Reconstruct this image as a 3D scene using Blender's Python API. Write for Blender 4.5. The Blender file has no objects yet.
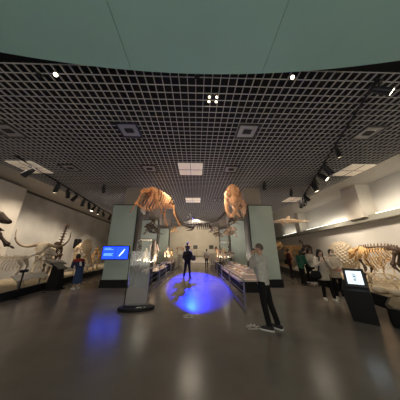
import bpy, bmesh, math, random
from mathutils import Vector as V, Matrix, Euler
R = math.radians
sc = bpy.context.scene
col = sc.collection
random.seed(7)

# ------------------------------------------------------------------ materials
def mat(name, c, rough=.6, metal=0., noise=0., nscale=6., c2=None, emit=0., spec=.5, bump=0., alpha=None):
    m = bpy.data.materials.new(name); m.use_nodes = True
    nt = m.node_tree; b = nt.nodes['Principled BSDF']
    b.inputs['Base Color'].default_value = (*c, 1)
    b.inputs['Roughness'].default_value = rough
    b.inputs['Metallic'].default_value = metal
    b.inputs['Specular IOR Level'].default_value = spec
    if noise or c2 or bump:
        tc = nt.nodes.new('ShaderNodeTexCoord'); n = nt.nodes.new('ShaderNodeTexNoise')
        n.inputs['Scale'].default_value = nscale; n.inputs['Detail'].default_value = 5
        nt.links.new(tc.outputs['Object'], n.inputs['Vector'])
        if noise or c2:
            cr = nt.nodes.new('ShaderNodeValToRGB')
            cr.color_ramp.elements[0].position = .32; cr.color_ramp.elements[1].position = .68
            a = c2 if c2 else tuple(x * (1 - noise) for x in c)
            cr.color_ramp.elements[0].color = (*a, 1)
            cr.color_ramp.elements[1].color = (*c, 1)
            nt.links.new(n.outputs['Fac'], cr.inputs['Fac']); nt.links.new(cr.outputs['Color'], b.inputs['Base Color'])
        if bump:
            bp = nt.nodes.new('ShaderNodeBump'); bp.inputs['Strength'].default_value = bump
            bp.inputs['Distance'].default_value = .02
            nt.links.new(n.outputs['Fac'], bp.inputs['Height']); nt.links.new(bp.outputs['Normal'], b.inputs['Normal'])
    if emit:
        b.inputs['Emission Color'].default_value = (*c, 1); b.inputs['Emission Strength'].default_value = emit
    return m

def glassy(name, c, trans_mix=.8, rough=.05, haze=.12):
    """thin pane: clear transmission, a little milky scatter and a gloss coat"""
    m = bpy.data.materials.new(name); m.use_nodes = True
    nt = m.node_tree; nt.nodes.remove(nt.nodes['Principled BSDF'])
    out = nt.nodes['Material Output']
    t = nt.nodes.new('ShaderNodeBsdfTransparent'); t.inputs['Color'].default_value = (*c, 1)
    d = nt.nodes.new('ShaderNodeBsdfDiffuse'); d.inputs['Color'].default_value = (*c, 1)
    g = nt.nodes.new('ShaderNodeBsdfGlossy'); g.inputs['Roughness'].default_value = rough
    m1 = nt.nodes.new('ShaderNodeMixShader'); m1.inputs[0].default_value = haze
    m2 = nt.nodes.new('ShaderNodeMixShader')
    fr = nt.nodes.new('ShaderNodeFresnel'); fr.inputs['IOR'].default_value = 1.45
    nt.links.new(t.outputs[0], m1.inputs[1]); nt.links.new(d.outputs[0], m1.inputs[2])
    nt.links.new(fr.outputs[0], m2.inputs[0]); nt.links.new(m1.outputs[0], m2.inputs[1]); nt.links.new(g.outputs[0], m2.inputs[2])
    nt.links.new(m2.outputs[0], out.inputs['Surface'])
    return m

M_ = dict(
    floor=mat('floor_vinyl', (.23, .20, .175), .22, noise=.2, nscale=1.3, spec=.4),
    soffit=mat('mint_panel', (.33, .57, .49), .55, noise=.06, nscale=.8),
    grid=mat('grid_paint', (.47, .455, .44), .55),
    void=mat('void_black', (.012, .012, .014), .9),
    side=mat('side_ceiling', (.36, .335, .30), .7, noise=.08),
    wallL=mat('painted_backdrop', (.56, .545, .52), .85, c2=(.33, .315, .295), nscale=.5),
    wallR=mat('plaster_wall', (.58, .565, .54), .8, noise=.06, nscale=.7),
    creamwall=mat('cream_backdrop', (.72, .66, .54), .85, noise=.12, nscale=.8),
    pil=mat('pilaster_plaster', (.60, .56, .50), .8, noise=.05),
    trim=mat('dark_trim', (.06, .055, .05), .6),
    ledge=mat('ledge_paint', (.26, .26, .23), .6),
    cap=mat('beam_plaster', (.42, .37, .31), .8, noise=.08, nscale=2),
    glass=mat('green_back_painted_glass', (.52, .62, .56), .12, noise=.10, nscale=.9, spec=.6),
    darkshaft=mat('dark_shaft', (.045, .048, .046), .5),
    black=mat('black_lacquer', (.010, .010, .011), .6, spec=.3),
    blackm=mat('black_metal', (.02, .02, .022), .4, metal=.3),
    sand=mat('display_sand', (.46, .38, .27), .95, noise=.35, nscale=5, bump=.3),
    steel=mat('brushed_steel', (.46, .44, .45), .4, metal=.4),
    darksteel=mat('dark_steel', (.24, .225, .23), .45, metal=.3),
    white=mat('white_laminate', (.78, .72, .64), .5),
    paper=mat('paper', (.82, .77, .68), .7),
    orange=mat('orange_bone', (.74, .40, .20), .6, c2=(.60, .29, .13), nscale=9, bump=.3),
    hero=mat('tan_bone', (.78, .47, .28), .6, c2=(.62, .33, .17), nscale=7, bump=.3),
    tanfish=mat('tan_skin', (.80, .58, .40), .5, noise=.2, nscale=3),
    cream=mat('cream_bone', (.70, .57, .39), .65, c2=(.52, .40, .26), nscale=8, bump=.3),
    pale=mat('pale_bone', (.66, .57, .44), .65, c2=(.50, .42, .32), nscale=8, bump=.3),
    brown=mat('dark_brown_bone', (.075, .042, .026), .55, c2=(.04, .023, .015), nscale=8, bump=.3),
    mid=mat('umber_bone', (.17, .11, .065), .6, c2=(.10, .06, .038), nscale=8, bump=.3),
    ochre=mat('ochre_bone', (.70, .44, .19), .6, c2=(.52, .30, .12), nscale=8, bump=.3),
    horn=mat('dark_horn', (.10, .07, .05), .5),
    socket=mat('socket_dark', (.03, .02, .015), .9),
    vent=mat('vent_grey', (.34, .34, .35), .5, metal=.2),
    lampface=mat('diffuser_glow', (1., .86, .70), .5, emit=.075),
    lampframe=mat('diffuser_frame', (1., .88, .72), .5, emit=.14),
    lens=mat('lamp_lens', (1., .83, .58), .3, emit=6.),
    bluelens=mat('blue_lens', (.16, .14, 1.), .3, emit=3.),
    cove=mat('cove_tube', (1., .97, .86), .3, emit=3.),
    glowwhite=mat('screen_white', (.78, .92, 1.), .2, emit=.95),
    screenblue=mat('screen_blue', (.008, .04, 1.), .2, emit=2.6),
    screenline=mat('screen_text', (.12, .30, 1.), .2, emit=2.4),
    screenmark=mat('screen_mark', (.55, .75, 1.), .2, emit=1.6),
    cable=mat('hanging_wire', (.25, .24, .22), .4, metal=.6),
    sticker=mat('floor_sticker', (.62, .60, .56), .6),
    skin=mat('skin', (.56, .34, .24), .55),
    eyew=mat('eye_white', (.75, .72, .68), .3), eyed=mat('eye_dark', (.02, .015, .012), .2),
    lip=mat('lips', (.42, .17, .14), .5),
    hairb=mat('black_hair', (.012, .010, .010), .45), hairg=mat('cropped_hair', (.13, .10, .08), .6),
    acryl=glassy('clear_acrylic', (.93, .94, .94), haze=.13),
    pane=glassy('case_glass', (.97, .98, .97), haze=.015),
    sole=mat('white_sole', (.75, .73, .7), .6),
)
def cloth(name, c, n=.18): return mat(name, c, .9, noise=n, nscale=14, spec=.2)
C_ = dict(grey=cloth('grey_knit', (.62, .59, .53)), black=cloth('black_cloth', (.014, .013, .014)), navy=cloth('navy_cloth', (.035, .045, .10)),
          red=cloth('red_cloth', (.36, .045, .035)), blue=cloth('blue_denim', (.05, .085, .17)), maroon=cloth('maroon_cloth', (.09, .022, .024)),
          green=cloth('green_cloth', (.035, .13, .09)), offwhite=cloth('offwhite_cloth', (.62, .55, .47)), beige=cloth('cream_cloth', (.66, .56, .45)),
          charcoal=cloth('charcoal_cloth', (.05, .048, .05)), white=cloth('white_cloth', (.75, .72, .68)), pink=cloth('pink_cover', (.42, .2, .17)),
          lightgrey=cloth('light_grey_cloth', (.50, .47, .43)))

# ------------------------------------------------------------------ mesh helpers
class MB:
    def __init__(s): s.bm = bmesh.new()
    def box(s, x0, x1, y0, y1, z0, z1, mtx=None):
        vs = [s.bm.verts.new((x, y, z)) for z in (z0, z1) for y in (y0, y1) for x in (x0, x1)]
        if mtx is not None:
            for v in vs: v.co = mtx @ v.co
        for f in ((0, 2, 3, 1), (4, 5, 7, 6), (0, 1, 5, 4), (2, 6, 7, 3), (0, 4, 6, 2), (1, 3, 7, 5)):
            s.bm.faces.new([vs[i] for i in f])
        return s
    def prism(s, pts, z0, z1):
        a = [s.bm.verts.new((x, y, z0)) for x, y in pts]; b = [s.bm.verts.new((x, y, z1)) for x, y in pts]
        s.bm.faces.new(a[::-1]); s.bm.faces.new(b); n = len(pts)
        for i in range(n): s.bm.faces.new((a[i], a[(i + 1) % n], b[(i + 1) % n], b[i]))
        return s
    def loft(s, pts, rad, n=12, cap=True, up=V((0, 0, 1))):
        """swept elliptical tube; rad entries r or (side, up)"""
        pts = [V(p) for p in pts]; rings = []
        for i, p in enumerate(pts):
            t = (pts[min(i + 1, len(pts) - 1)] - pts[max(i - 1, 0)]).normalized()
            u = up if abs(t.dot(up)) < .95 else V((1, 0, 0))
            a = t.cross(u).normalized(); b = a.cross(t).normalized()
            r = rad[i] if isinstance(rad, (list, tuple)) else rad
            ra, rb = r if isinstance(r, (list, tuple)) else (r, r)
            rings.append([s.bm.verts.new(p + a * ra * math.cos(2 * math.pi * k / n) + b * rb * math.sin(2 * math.pi * k / n)) for k in range(n)])
        for i in range(len(rings) - 1):
            for k in range(n):
                s.bm.faces.new((rings[i][k], rings[i][(k + 1) % n], rings[i + 1][(k + 1) % n], rings[i + 1][k]))
        if cap:
            s.bm.faces.new(rings[0][::-1]); s.bm.faces.new(rings[-1])
        return s
    def ball(s, c, r, n=12, m=8, mtx=None):
        c = V(c); r = V(r) if isinstance(r, (list, tuple)) else V((r, r, r)); rows = []
        f = (lambda p: mtx @ p) if mtx is not None else (lambda p: p)
        for j in range(1, m):
            th = math.pi * j / m
            rows.append([s.bm.verts.new(f(c + V((r.x * math.sin(th) * math.cos(2 * math.pi * k / n), r.y * math.sin(th) * math.sin(2 * math.pi * k / n), r.z * math.cos(th))))) for k in range(n)])
        t = s.bm.verts.new(f(c + V((0, 0, r.z)))); b = s.bm.verts.new(f(c - V((0, 0, r.z))))
        for k in range(n):
            s.bm.faces.new((t, rows[0][k], rows[0][(k + 1) % n])); s.bm.faces.new((b, rows[-1][(k + 1) % n], rows[-1][k]))
            for j in range(len(rows) - 1): s.bm.faces.new((rows[j][k], rows[j + 1][k], rows[j + 1][(k + 1) % n], rows[j][(k + 1) % n]))
        return s
    def cap_tube(s, a, b, ra, rb, n=10):
        a, b = V(a), V(b); d = (b - a).normalized()
        return s.loft([a - d * ra * .95, a - d * ra * .6, a, b, b + d * rb * .6, b + d * rb * .95], [ra * .3, ra * .8, ra, rb, rb * .8, rb * .3], n)
    def bone(s, a, b, r, n=8):
        a, b = V(a), V(b); q = [0, .05, .14, .35, .5, .65, .86, .95, 1]; w = [.9, 1.55, 1.3, .85, .8, .85, 1.3, 1.55, .9]
        return s.loft([a.lerp(b, t) for t in q], [r * k for k in w], n)
    def build(s, name, m, parent=None, smooth=True, remesh=0, loc=None, bevel=0, carve=None):
        me = bpy.data.meshes.new(name)
        bmesh.ops.recalc_face_normals(s.bm, faces=s.bm.faces[:])
        s.bm.to_mesh(me); s.bm.free()
        o = bpy.data.objects.new(name, me); col.objects.link(o)
        tmp = None
        if remesh:
            k = o.modifiers.new('r', 'REMESH'); k.mode = 'VOXEL'; k.voxel_size = remesh
            k = o.modifiers.new('s', 'SMOOTH'); k.factor = .5; k.iterations = 3
        if bevel:
            k = o.modifiers.new('b', 'BEVEL'); k.width = bevel; k.segments = 2; k.limit_method = 'ANGLE'
        if carve is not None:
            tm = bpy.data.meshes.new('cut'); bmesh.ops.recalc_face_normals(carve.bm, faces=carve.bm.faces[:]); carve.bm.to_mesh(tm); carve.bm.free()
            tmp = bpy.data.objects.new('cut', tm); col.objects.link(tmp)
            k = o.modifiers.new('c', 'BOOLEAN'); k.operation = 'DIFFERENCE'; k.object = tmp; k.solver = 'EXACT'; k.use_self = True
        if remesh or bevel or tmp:
            dg = bpy.context.evaluated_depsgraph_get()
            nm = bpy.data.meshes.new_from_object(o.evaluated_get(dg))
            o.modifiers.clear(); o.data = nm; bpy.data.meshes.remove(me); me = nm; me.name = name
            if tmp: tm = tmp.data; bpy.data.objects.remove(tmp); bpy.data.meshes.remove(tm)
        me.materials.clear(); me.materials.append(m)
        if smooth:
            for p in me.polygons: p.use_smooth = True
            if smooth == 'auto':
                me.set_sharp_from_angle(angle=R(35))
        if parent: o.parent = parent
        if loc: o.location = loc
        return o
def box(x0, x1, y0, y1, z0, z1): return MB().box(x0, x1, y0, y1, z0, z1)
def tag(o, label, cat, group=None):
    o['label'] = label; o['category'] = cat
    if group: o['group'] = group
    return o
def thing(name, label, cat, loc=(0, 0, 0), rz=0., group=None):
    o = bpy.data.objects.new(name, None); col.objects.link(o); o.location = loc; o.rotation_euler = (0, 0, rz)
    o.empty_display_size = .1
    return tag(o, label, cat, group)
def struct(name, mb, m, smooth=False, **k):
    o = mb.build(name, m, smooth=smooth, **k); o['kind'] = 'structure'; return o
def lamp(kind, loc, aim, energy, color, **k):
    L = bpy.data.lights.new(kind.lower() + '_lamp', kind); L.energy = energy; L.color = color
    for a, b in k.items():
        if a != 'scale': setattr(L, a, b)
    o = bpy.data.objects.new(L.name, L); col.objects.link(o); o.location = loc
    o.rotation_euler = (V(aim) - V(loc)).to_track_quat('-Z', 'Y').to_euler()
    if 'scale' in k: o.scale = k['scale']
    return o
WARM = (1., .84, .64); WARM2 = (1., .66, .38)

# ------------------------------------------------------------------ camera
F = 160.; TH = math.atan(50 / F); PSI = R(1.37)
cd = bpy.data.cameras.new('camera'); cam = bpy.data.objects.new('camera', cd); col.objects.link(cam)
cam.location = (0, 0, 1.6); cam.rotation_euler = Euler((R(90) + TH, 0, -PSI), 'XYZ')
cd.sensor_fit = 'HORIZONTAL'; cd.sensor_width = 36; cd.lens = 36 * F / 400; cd.clip_start = .05; cd.clip_end = 200
sc.camera = cam

# ------------------------------------------------------------------ shell
H = 4.9; YF = 24.
Lw = lambda y: -9.85 - (y - 8.5) * .092
Rw = lambda y: 8.8 + (y - 6) * .162
Lc = lambda y: -6.25 - (y - 6) * .085
Rc = lambda y: 5.5 + (y - 5.5) * .17
struct('floor', box(-14, 15, -7, 26, -.2, 0), M_['floor'])
def slab(f0, f1, y0, y1, z0, z1):
    return MB().prism([(f0(y0), y0), (f1(y0), y0), (f1(y1), y1), (f0(y1), y1)], z0, z1)
struct('wall_left', slab(lambda y: Lw(y) - .3, Lw, -2, YF, 0, H + .6), M_['wallL'])
struct('wall_right', slab(Rw, lambda y: Rw(y) + .3, -2, YF, 0, H + .6), M_['wallR'])
struct('wall_back', box(-13, 14, YF, YF + .3, 0, H + .6), M_['creamwall'])
struct('trim_1', slab(Lw, lambda y: Lw(y) + .10, 2, YF, H - .10, H), M_['trim'])
# cell grid ceiling
GX0, GX1, GY0, GY1, CELL = -7.85, 7.25, 2.16, 23.9, .17
g = MB(); t = .0065
nx = int((GX1 - GX0) / CELL)
for i in range(nx + 1):
    x = GX0 + i * CELL; g.box(x - t, x + t, GY0, GY1, H, H + .035)
y = GY0
while y < GY1:
    g.box(GX0, GX1, y - t, y + t, H + .001, H + .016); y += CELL
struct('ceiling', g, M_['grid'])
struct('ceiling.001', box(-14, 15, 1.6, YF, H + .75, H + .85), M_['void'])
struct('ceiling.002', slab(lambda y: -14, lambda y: GX0 - .012, 1.0, YF, H, H + .12), M_['side'])
struct('ceiling.003', slab(lambda y: GX1 + .012, lambda y: 15, 1.0, YF, H, H + .12), M_['side'])
# mint soffit with shallow curved edge and panel joints
def edge(x): return 2.22 - .024 * x * x
xs = [-8.6, -6.2, -3.72, -1.24, 1.24, 3.72, 6.2, 8.6]; so = MB()
for a, b in zip(xs, xs[1:]):
    q = [a + .004 + (b - a - .008) * k / 6 for k in range(7)]
    so.prism([(a + .004, -6), (b - .004, -6)] + [(x, edge(x)) for x in q[::-1]], H - .06, H + .3)
struct('ceiling.004', so, M_['soffit'])
struct('ceiling.005', box(-8.7, 8.7, -6, .2, H + .31, H + .4), M_['void'])
# right wall ledge with cove light
struct('trim_2', slab(lambda y: Rw(y) - .55, Rw, -1, YF, 2.98, 3.16), M_['ledge'])
struct('trim_3', slab(lambda y: Rw(y) - .55, lambda y: Rw(y) - .50, -1, YF, 3.162, 3.24), M_['ledge'])
for k, (a, b) in enumerate(((3.5, 7.4), (8.9, 14.2), (15.4, 20))):
    o = MB().loft([(Rw(a) - .3, a, 3.29), (Rw(b) - .3, b, 3.29)], .028, 8).build('cove_tube', M_['cove'])
    tag(o, ('cove light tube on the right wall ledge, nearest the camera', 'cove light tube on right wall ledge between the two pilasters', 'cove light tube on right wall ledge beyond the far pilaster')[k], 'light')
    m_ = (a + b) / 2
    lamp('AREA', (Rw(m_) - .3, m_, 3.36), (Rw(m_) + .1, m_, 4.3), 13 * (b - a) / 4, (1., .9, .7), shape='RECTANGLE', size=b - a, size_y=.1)
struct('pillar_right', slab(lambda y: Rw(y) - .75, lambda y: Rw(y) - .001, 7.6, 8.7, 3.17, H), M_['pil'])
struct('pillar_right.001', slab(lambda y: Rw(y) - .75, lambda y: Rw(y) - .001, 14.4, 15.2, 3.17, H), M_['pil'])
struct('pillar_left', slab(lambda y: Lw(y) + .001, lambda y: Lw(y) + .55, 6.6, 8.45, 0, H - .11), M_['pil'])
# display platforms with black plinths
struct('floor_left_dais', slab(lambda y: Lw(y) + .56, lambda y: Lc(y) - .06, 0, YF - .1, 0, .24), M_['sand'])
struct('trim_4', slab(lambda y: Lc(y) - .055, Lc, 0, YF - .1, 0, .27), M_['black'])
struct('floor_right_dais', slab(lambda y: Rc(y) + .06, lambda y: Rw(y) - .01, 0, YF - .1, 0, .30), M_['sand'])
struct('trim_5', slab(Rc, lambda y: Rc(y) + .055, 0, YF - .1, 0, .33), M_['black'])

struct('trim_6', MB().prism([(4.56, 4.32), (4.30, 4.02), (4.75, 3.1), (6.2, 3.1), (6.2, 4.9), (5.34, 4.9)], .0, .36), M_['black'])
struct('floor_right_dais.001', MB().prism([(4.64, 4.32), (4.42, 4.02), (4.82, 3.2), (6.1, 3.2), (6.1, 4.85), (5.36, 4.85)], .3605, .37), M_['sand'])
# columns
def column(x, y, w, d, idx):
    """flat glass-clad front on a dark shaft, plaster beam stub above"""
    inn = 1 if x < 0 else -1; cx = x + inn * .20
    o = struct('column' if not idx else 'column.%03d' % idx, box(cx - w * .36, cx + w * .36, y + .32, y + d, 3.6, H), M_['cap'])
    box(x - w / 2, x + w / 2, y, y + .3, .32, 3.8).build('glass_cladding', M_['glass'], o, smooth=False)
    box(x - w / 2 + .06, x + w / 2 - .06, y + .301, y + d - .1, .32, 3.6).build('shaft', M_['darkshaft'], o, smooth=False)
    box(x - w / 2 - .05, x + w / 2 + .05, y - .06, y + d + .02, 0, .318).build('plinth', M_['black'], o, smooth=False)
    e = MB(); xe = x + inn * w / 2
    e.box(xe - .02, xe + .03, y - .025, y + .31, .32, 3.80)
    e.box(x - w / 2 - .01, x + w / 2 + .03, y - .025, y + .31, 3.801, 3.84)
    e.build('edge_strip', M_['blackm'], o, smooth=False)
for i, (x, y) in enumerate(((-3.62, 8.05), (3.28, 7.95), (-3.55, 12.4), (3.2, 12.4), (-3.5, 17.4), (3.15, 17.4))):
    column(x, y, 1.24, 1.2, i)

# ------------------------------------------------------------------ ceiling fittings
def air_vent(x, y, label, s=.30):
    o = thing('air_vent', label, 'ceiling vent', (x, y, H), 0, 'square ceiling vents')
    f = MB()
    for a, b, c, d in ((-s, s, -s, -s + .05), (-s, s, s - .05, s), (-s, -s + .05, -s + .05, s - .05), (s - .05, s, -s + .05, s - .05)): f.box(a, b, c, d, -.03, .0)
    f.build('frame', M_['blackm'], o, smooth=False)
    box(-s + .05, s - .05, -s + .05, s - .05, -.012, -.004).build('plate', M_['vent'], o, smooth=False)
    box(-.12, .12, -.08, .08, -.03, -.013).build('grille', M_['black'], o, smooth=False)
for x, y, l in ((-5.45, 3.95, 'square grey ceiling vent at the left, in the row nearest the camera'), (-1.94, 3.85, 'square grey ceiling vent left of centre, in the nearest row'),
                (1.46, 3.82, 'square grey ceiling vent right of centre, in the nearest row'), (5.05, 3.8, 'square grey ceiling vent at right beside the track, nearest row'),
                (-5.3, 6.15, 'square grey ceiling vent left of the hanging ribcage, second row'), (-1.99, 6.12, 'square grey ceiling vent above the hanging ribcage, second row'),
                (1.47, 6.1, 'square grey ceiling vent above the hanging skull, second row'), (-1.95, 10.5, 'small far ceiling vent left of the far round-lamp panel'),
                (1.45, 10.5, 'small far ceiling vent right of the far round-lamp panel')): air_vent(x, y, l)
def light_panel(x, y, label, s=.5, e=0):
    o = thing('light_panel', label, 'ceiling light panel', (x, y, H), 0, 'four-lamp ceiling panels')
    box(-s, s, -s, s, -.035, -.001).build('frame', M_['lampframe'], o, smooth=False)
    for i in (-1, 1):
        for j in (-1, 1):
            b = MB().loft([(i * s * .5, j * s * .5, -.036), (i * s * .5, j * s * .5, -.05)], s * .42, 20).build('round_diffuser', M_['lampface'], o, smooth='auto')
    MB().box(-s, s, -.012, .012, -.05, -.036).box(-.012, .012, -s, s, -.051, -.0365).build('cross_bar', M_['darksteel'], o, smooth=False)
    if e: lamp('AREA', (x, y, H - .08), (x, y, 0), e, (1., .85, .66), shape='SQUARE', size=.9)
for x, y, l, e in ((-.25, 6.13, 'square four-lamp panel in the middle of the grid ceiling, nearer one', 26), (-.23, 10.57, 'square four-lamp panel in the middle of the ceiling, farther one', 26),
                (-6.9, 6.12, 'square four-lamp panel at the left edge of the grid ceiling', 14), (6.75, 6.05, 'square four-lamp panel at right edge of the grid, nearer one', 14),
                (6.6, 10.3, 'square four-lamp panel at right edge of grid, near the hanging dolphin', 14)): light_panel(x, y, l, .5, e)
# small lamp cluster seen in the near grid
o = thing('downlight_cluster', 'small dark box of four lamps in near centre of the grid', 'ceiling light', (.37, 2.88, H), 0)
box(-.17, .17, -.12, .12, .09, .3).build('housing', M_['black'], o, smooth=False)
for i in (-1, 1):
    for j in (-1, 1): MB().loft([(i * .085, j * .06, .088), (i * .085, j * .06, .076)], .026, 12).build('bulb', M_['lens'], o)

# track lights
def track(p, q, label):
    p, q = V(p), V(q); d = (q - p).normalized(); n = d.cross(V((0, 0, 1)))
    m = MB(); m.loft([p, q], [(.03, .035)] * 2, 4)
    return tag(m.build('lighting_track', M_['black'], smooth=False), label, 'lighting track')
ord_ = ['nearest', 'second', 'third', 'fourth', 'fifth', 'sixth', 'seventh', 'eighth', 'ninth', 'tenth', 'eleventh', 'twelfth', 'thirteenth', 'fourteenth']
def spotlight(p, aim, label, big=1., lens=None, group=None, drop=.13):
    p = V(p); o = thing('track_spotlight', label, 'spotlight', p, 0, group)
    d = (V(aim) - (p + V((0, 0, -drop - .12)))).normalized(); c = V((0, 0, -drop - .10 * big))
    MB().box(-.035, .035, -.07, .07, -.05, 0).build('adapter', M_['blackm'], o, smooth=False)
    MB().loft([(0, 0, -.05), (0, 0, -drop)], .012, 8).build('stem', M_['blackm'], o)
    s = d.cross(V((0, 0, 1))).normalized() * .09 * big
    MB().loft([c + s * .9 + V((0, 0, -.02)), c + s + V((0, 0, .05 * big)), V((0, 0, -drop)), c - s + V((0, 0, .05 * big)), c - s * .9 + V((0, 0, -.02))], .008, 6).build('yoke', M_['blackm'], o)
    L = .15 * big; r = .068 * big
    MB().loft([c - d * L, c - d * L * .95, c - d * L * .4, c - d * L * .38, c + d * L * .6, c + d * L], [r * .5, r * .75, r * .8, r * .95, r, r * 1.08], 16).build('can', M_['blackm'], o, smooth='auto')
    MB().loft([c + d * (L + .001), c + d * (L + .012)], r * .86, 16).build('lens', lens or M_['lens'], o)
    return o, p + c + d * (L + .05)
LT = lambda y: -6.72 - (y - 6.2) * .165
track((LT(5.2), 5.2, H - .036), (LT(20), 20, H - .036), 'long black lighting track on the ceiling along the left display')
for k, y in enumerate((5.9, 7.6, 8.5, 9.2, 10.2, 11.0, 11.7, 12.6, 13.6, 15.2)):
    lens = None if k in (1, 5, 6, 7) else M_['black']
    o, lp = spotlight((LT(y), y, H - .072), (-8.6, y - .6 + 2. * ((k * 7) % 3 - .2), 1.4), f'black track spotlight on the left ceiling track, {ord_[k]} from the camera', 1.5, lens, 'left track spotlights')
    if k in (0, 1, 3, 5, 7, 9):
        lamp('SPOT', lp, (-8.9, y + .8, 2.2), 170 if k == 0 else 270, WARM, spot_size=R(90), spot_blend=.8, shadow_soft_size=.06)
RT = lambda y: 3.55 + (y - 2.1) * .44
track((3.6, 2.25, H - .036), (RT(11.0), 11.0, H - .036), 'long black lighting track on the ceiling along the right display')
for k, y in enumerate((2.28, 4.35, 5.4, 6.0, 6.9, 7.2, 8.9, 9.25, 9.6, 10.0, 10.4)):
    lens = M_['bluelens'] if k == 10 else (None if k in (0, 1, 3, 4, 5, 7) else M_['black'])  # far lens glows blue to stand in for a blue reflection
    lab = 'black track spotlight with a glowing blue reflection at far end of right track' if k == 10 else f'black track spotlight on the right ceiling track, {ord_[k]} from the camera'
    x = RT(y)
    o, lp = spotlight((x, y, H - .072), (7.8, y - 1.2 + 2.4 * ((k * 5) % 3 - .3), 1.2), lab, 1.45 if k > 1 else 1., lens, 'right track spotlights')
    if k in (1, 3, 4, 7, 9):
        lamp('SPOT', lp, (8.2 + (y > 8) * .8, y + .5, 1.9), 300, WARM, spot_size=R(90), spot_blend=.8, shadow_soft_size=.06)
for k, (x, y, l) in enumerate(((1.9, 2.28, 'small lit spotlight right of centre by the mint soffit edge'), (-2.78, 2.34, 'lit spotlight left of centre by the mint soffit edge'),
                               (-3.12, 2.36, 'dim spotlight at far left by the mint soffit edge'), (.0, 2.32, 'small unlit spotlight in the middle by the mint soffit edge'))):
    spotlight((x, y, H + .14), (x * .3, y - 2, 1), l, .6, None if k in (0, 1) else M_['black'], 'soffit edge spotlights', .06)
track((-3.6, 11.9, H - .036), (-3.6, 15.6, H - .036), 'short black lighting track above the left island')
for k, (x, y, l) in enumerate(((3.4, 7.35, 'unlit black spotlight above the right green glass column'), (5.3, 8.3, 'lone unlit black spotlight between the right column and right track'), (-4.9, 8.0, 'lone unlit black spotlight left of the left green glass column'))):
    spotlight((x, y, H - .001), (x, y + 1.5, 1), l, 1.2, M_['black'], 'single ceiling spotlights')

# ------------------------------------------------------------------ rails
def rail(x, y0, y1, x1, h, label):
    o = thing('handrail', label, 'handrail', (x, y0, 0)); L = y1 - y0; dx = x1 - x; n = 7
    P = lambda t, z: V((dx * t, L * t, z))
    for i in range(n):
        t = i / (n - 1)
        MB().box(-.022, .022, -.022, .022, 0, h - .02, Matrix.Translation(P(t, 0))).build('post', M_['darksteel'], o, smooth=False)
    MB().loft([P(-.006, h), P(1, h)], .026, 10).build('top_bar', M_['steel'], o)
    for z in (.25, .45, .63):
        MB().loft([P(0, z), P(1, z)], .011, 8).build('cross_bar', M_['darksteel'], o)
    MB().loft([P(0, .05), P(1, .05)], [(.015, .045)] * 2, 4).build('kick_bar', M_['darksteel'], o, smooth=False)
rail(-1.80, 6.8, 18, -1.75, .9, 'metal handrail on the left of the central walkway')
rail(1.36, 5.0, 18, 1.45, .78, 'metal handrail on the right of the central walkway, behind the man in grey')

# ------------------------------------------------------------------ skeleton kit
def curve_pts(ctrl, n):
    """Catmull-Rom through control points"""
    c = [V(p) for p in ctrl]; c = [c[0] * 2 - c[1]] + c + [c[-1] * 2 - c[-2]]; out = []
    for i in range(n):
        u = i / (n - 1) * (len(c) - 3); k = min(int(u), len(c) - 4); t = u - k; a, b, d, e = c[k:k + 4]
        out.append(.5 * ((2 * b) + (d - a) * t + (2 * a - 5 * b + 4 * d - e) * t * t + (3 * b - a - 3 * d + e) * t ** 3))
    return out
def vertebrae(ctrl, n, r0, r1, name, m, parent, spines=1.):
    pts = curve_pts(ctrl, n * 2 + 1); q = MB()
    q.loft(pts, [(r0 + (r1 - r0) * i / (n * 2)) * (1. if i % 2 else .55) for i in range(n * 2 + 1)], 8)
    for i in range(1, n * 2, 2):
        r = r0 + (r1 - r0) * i / (n * 2); d = (pts[i + 1] - pts[i - 1]).normalized()
        if spines:
            up = (V((0, 0, 1)) - d * d.z); up = up.normalized() if up.length > .2 else V((-1, 0, 0))
            q.loft([pts[i], pts[i] + up * r * 2.2 * spines - d * r * .5], [(r * .28, r * .5), (r * .15, r * .35)], 6)
            s = d.cross(up); q.loft([pts[i] - s * r * 1.7, pts[i] + s * r * 1.7], [(r * .2, r * .3)] * 2, 6)
    return q.build(name, m, parent)
def rib(parent, m, top, side, width, depth, r, sweep=-.1, fwd=V((1, 0, 0)), close=.25):
    top = V(top); up = V((0, 0, 1)); s = fwd.cross(up).normalized() * side
    c = [top, top + s * width * .75 - up * depth * .12 + fwd * sweep * .2, top + s * width - up * depth * .5 + fwd * sweep * .6, top + s * width * (.72 + (close - .25) * .5) - up * depth * .88 + fwd * sweep, top + s * width * close - up * depth * 1.02 + fwd * sweep * .9]
    p = curve_pts(c, 12)
    return MB().loft(p, [r * (1.1 - .5 * i / 11) for i in range(12)], 6).build('rib', m, parent)
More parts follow.
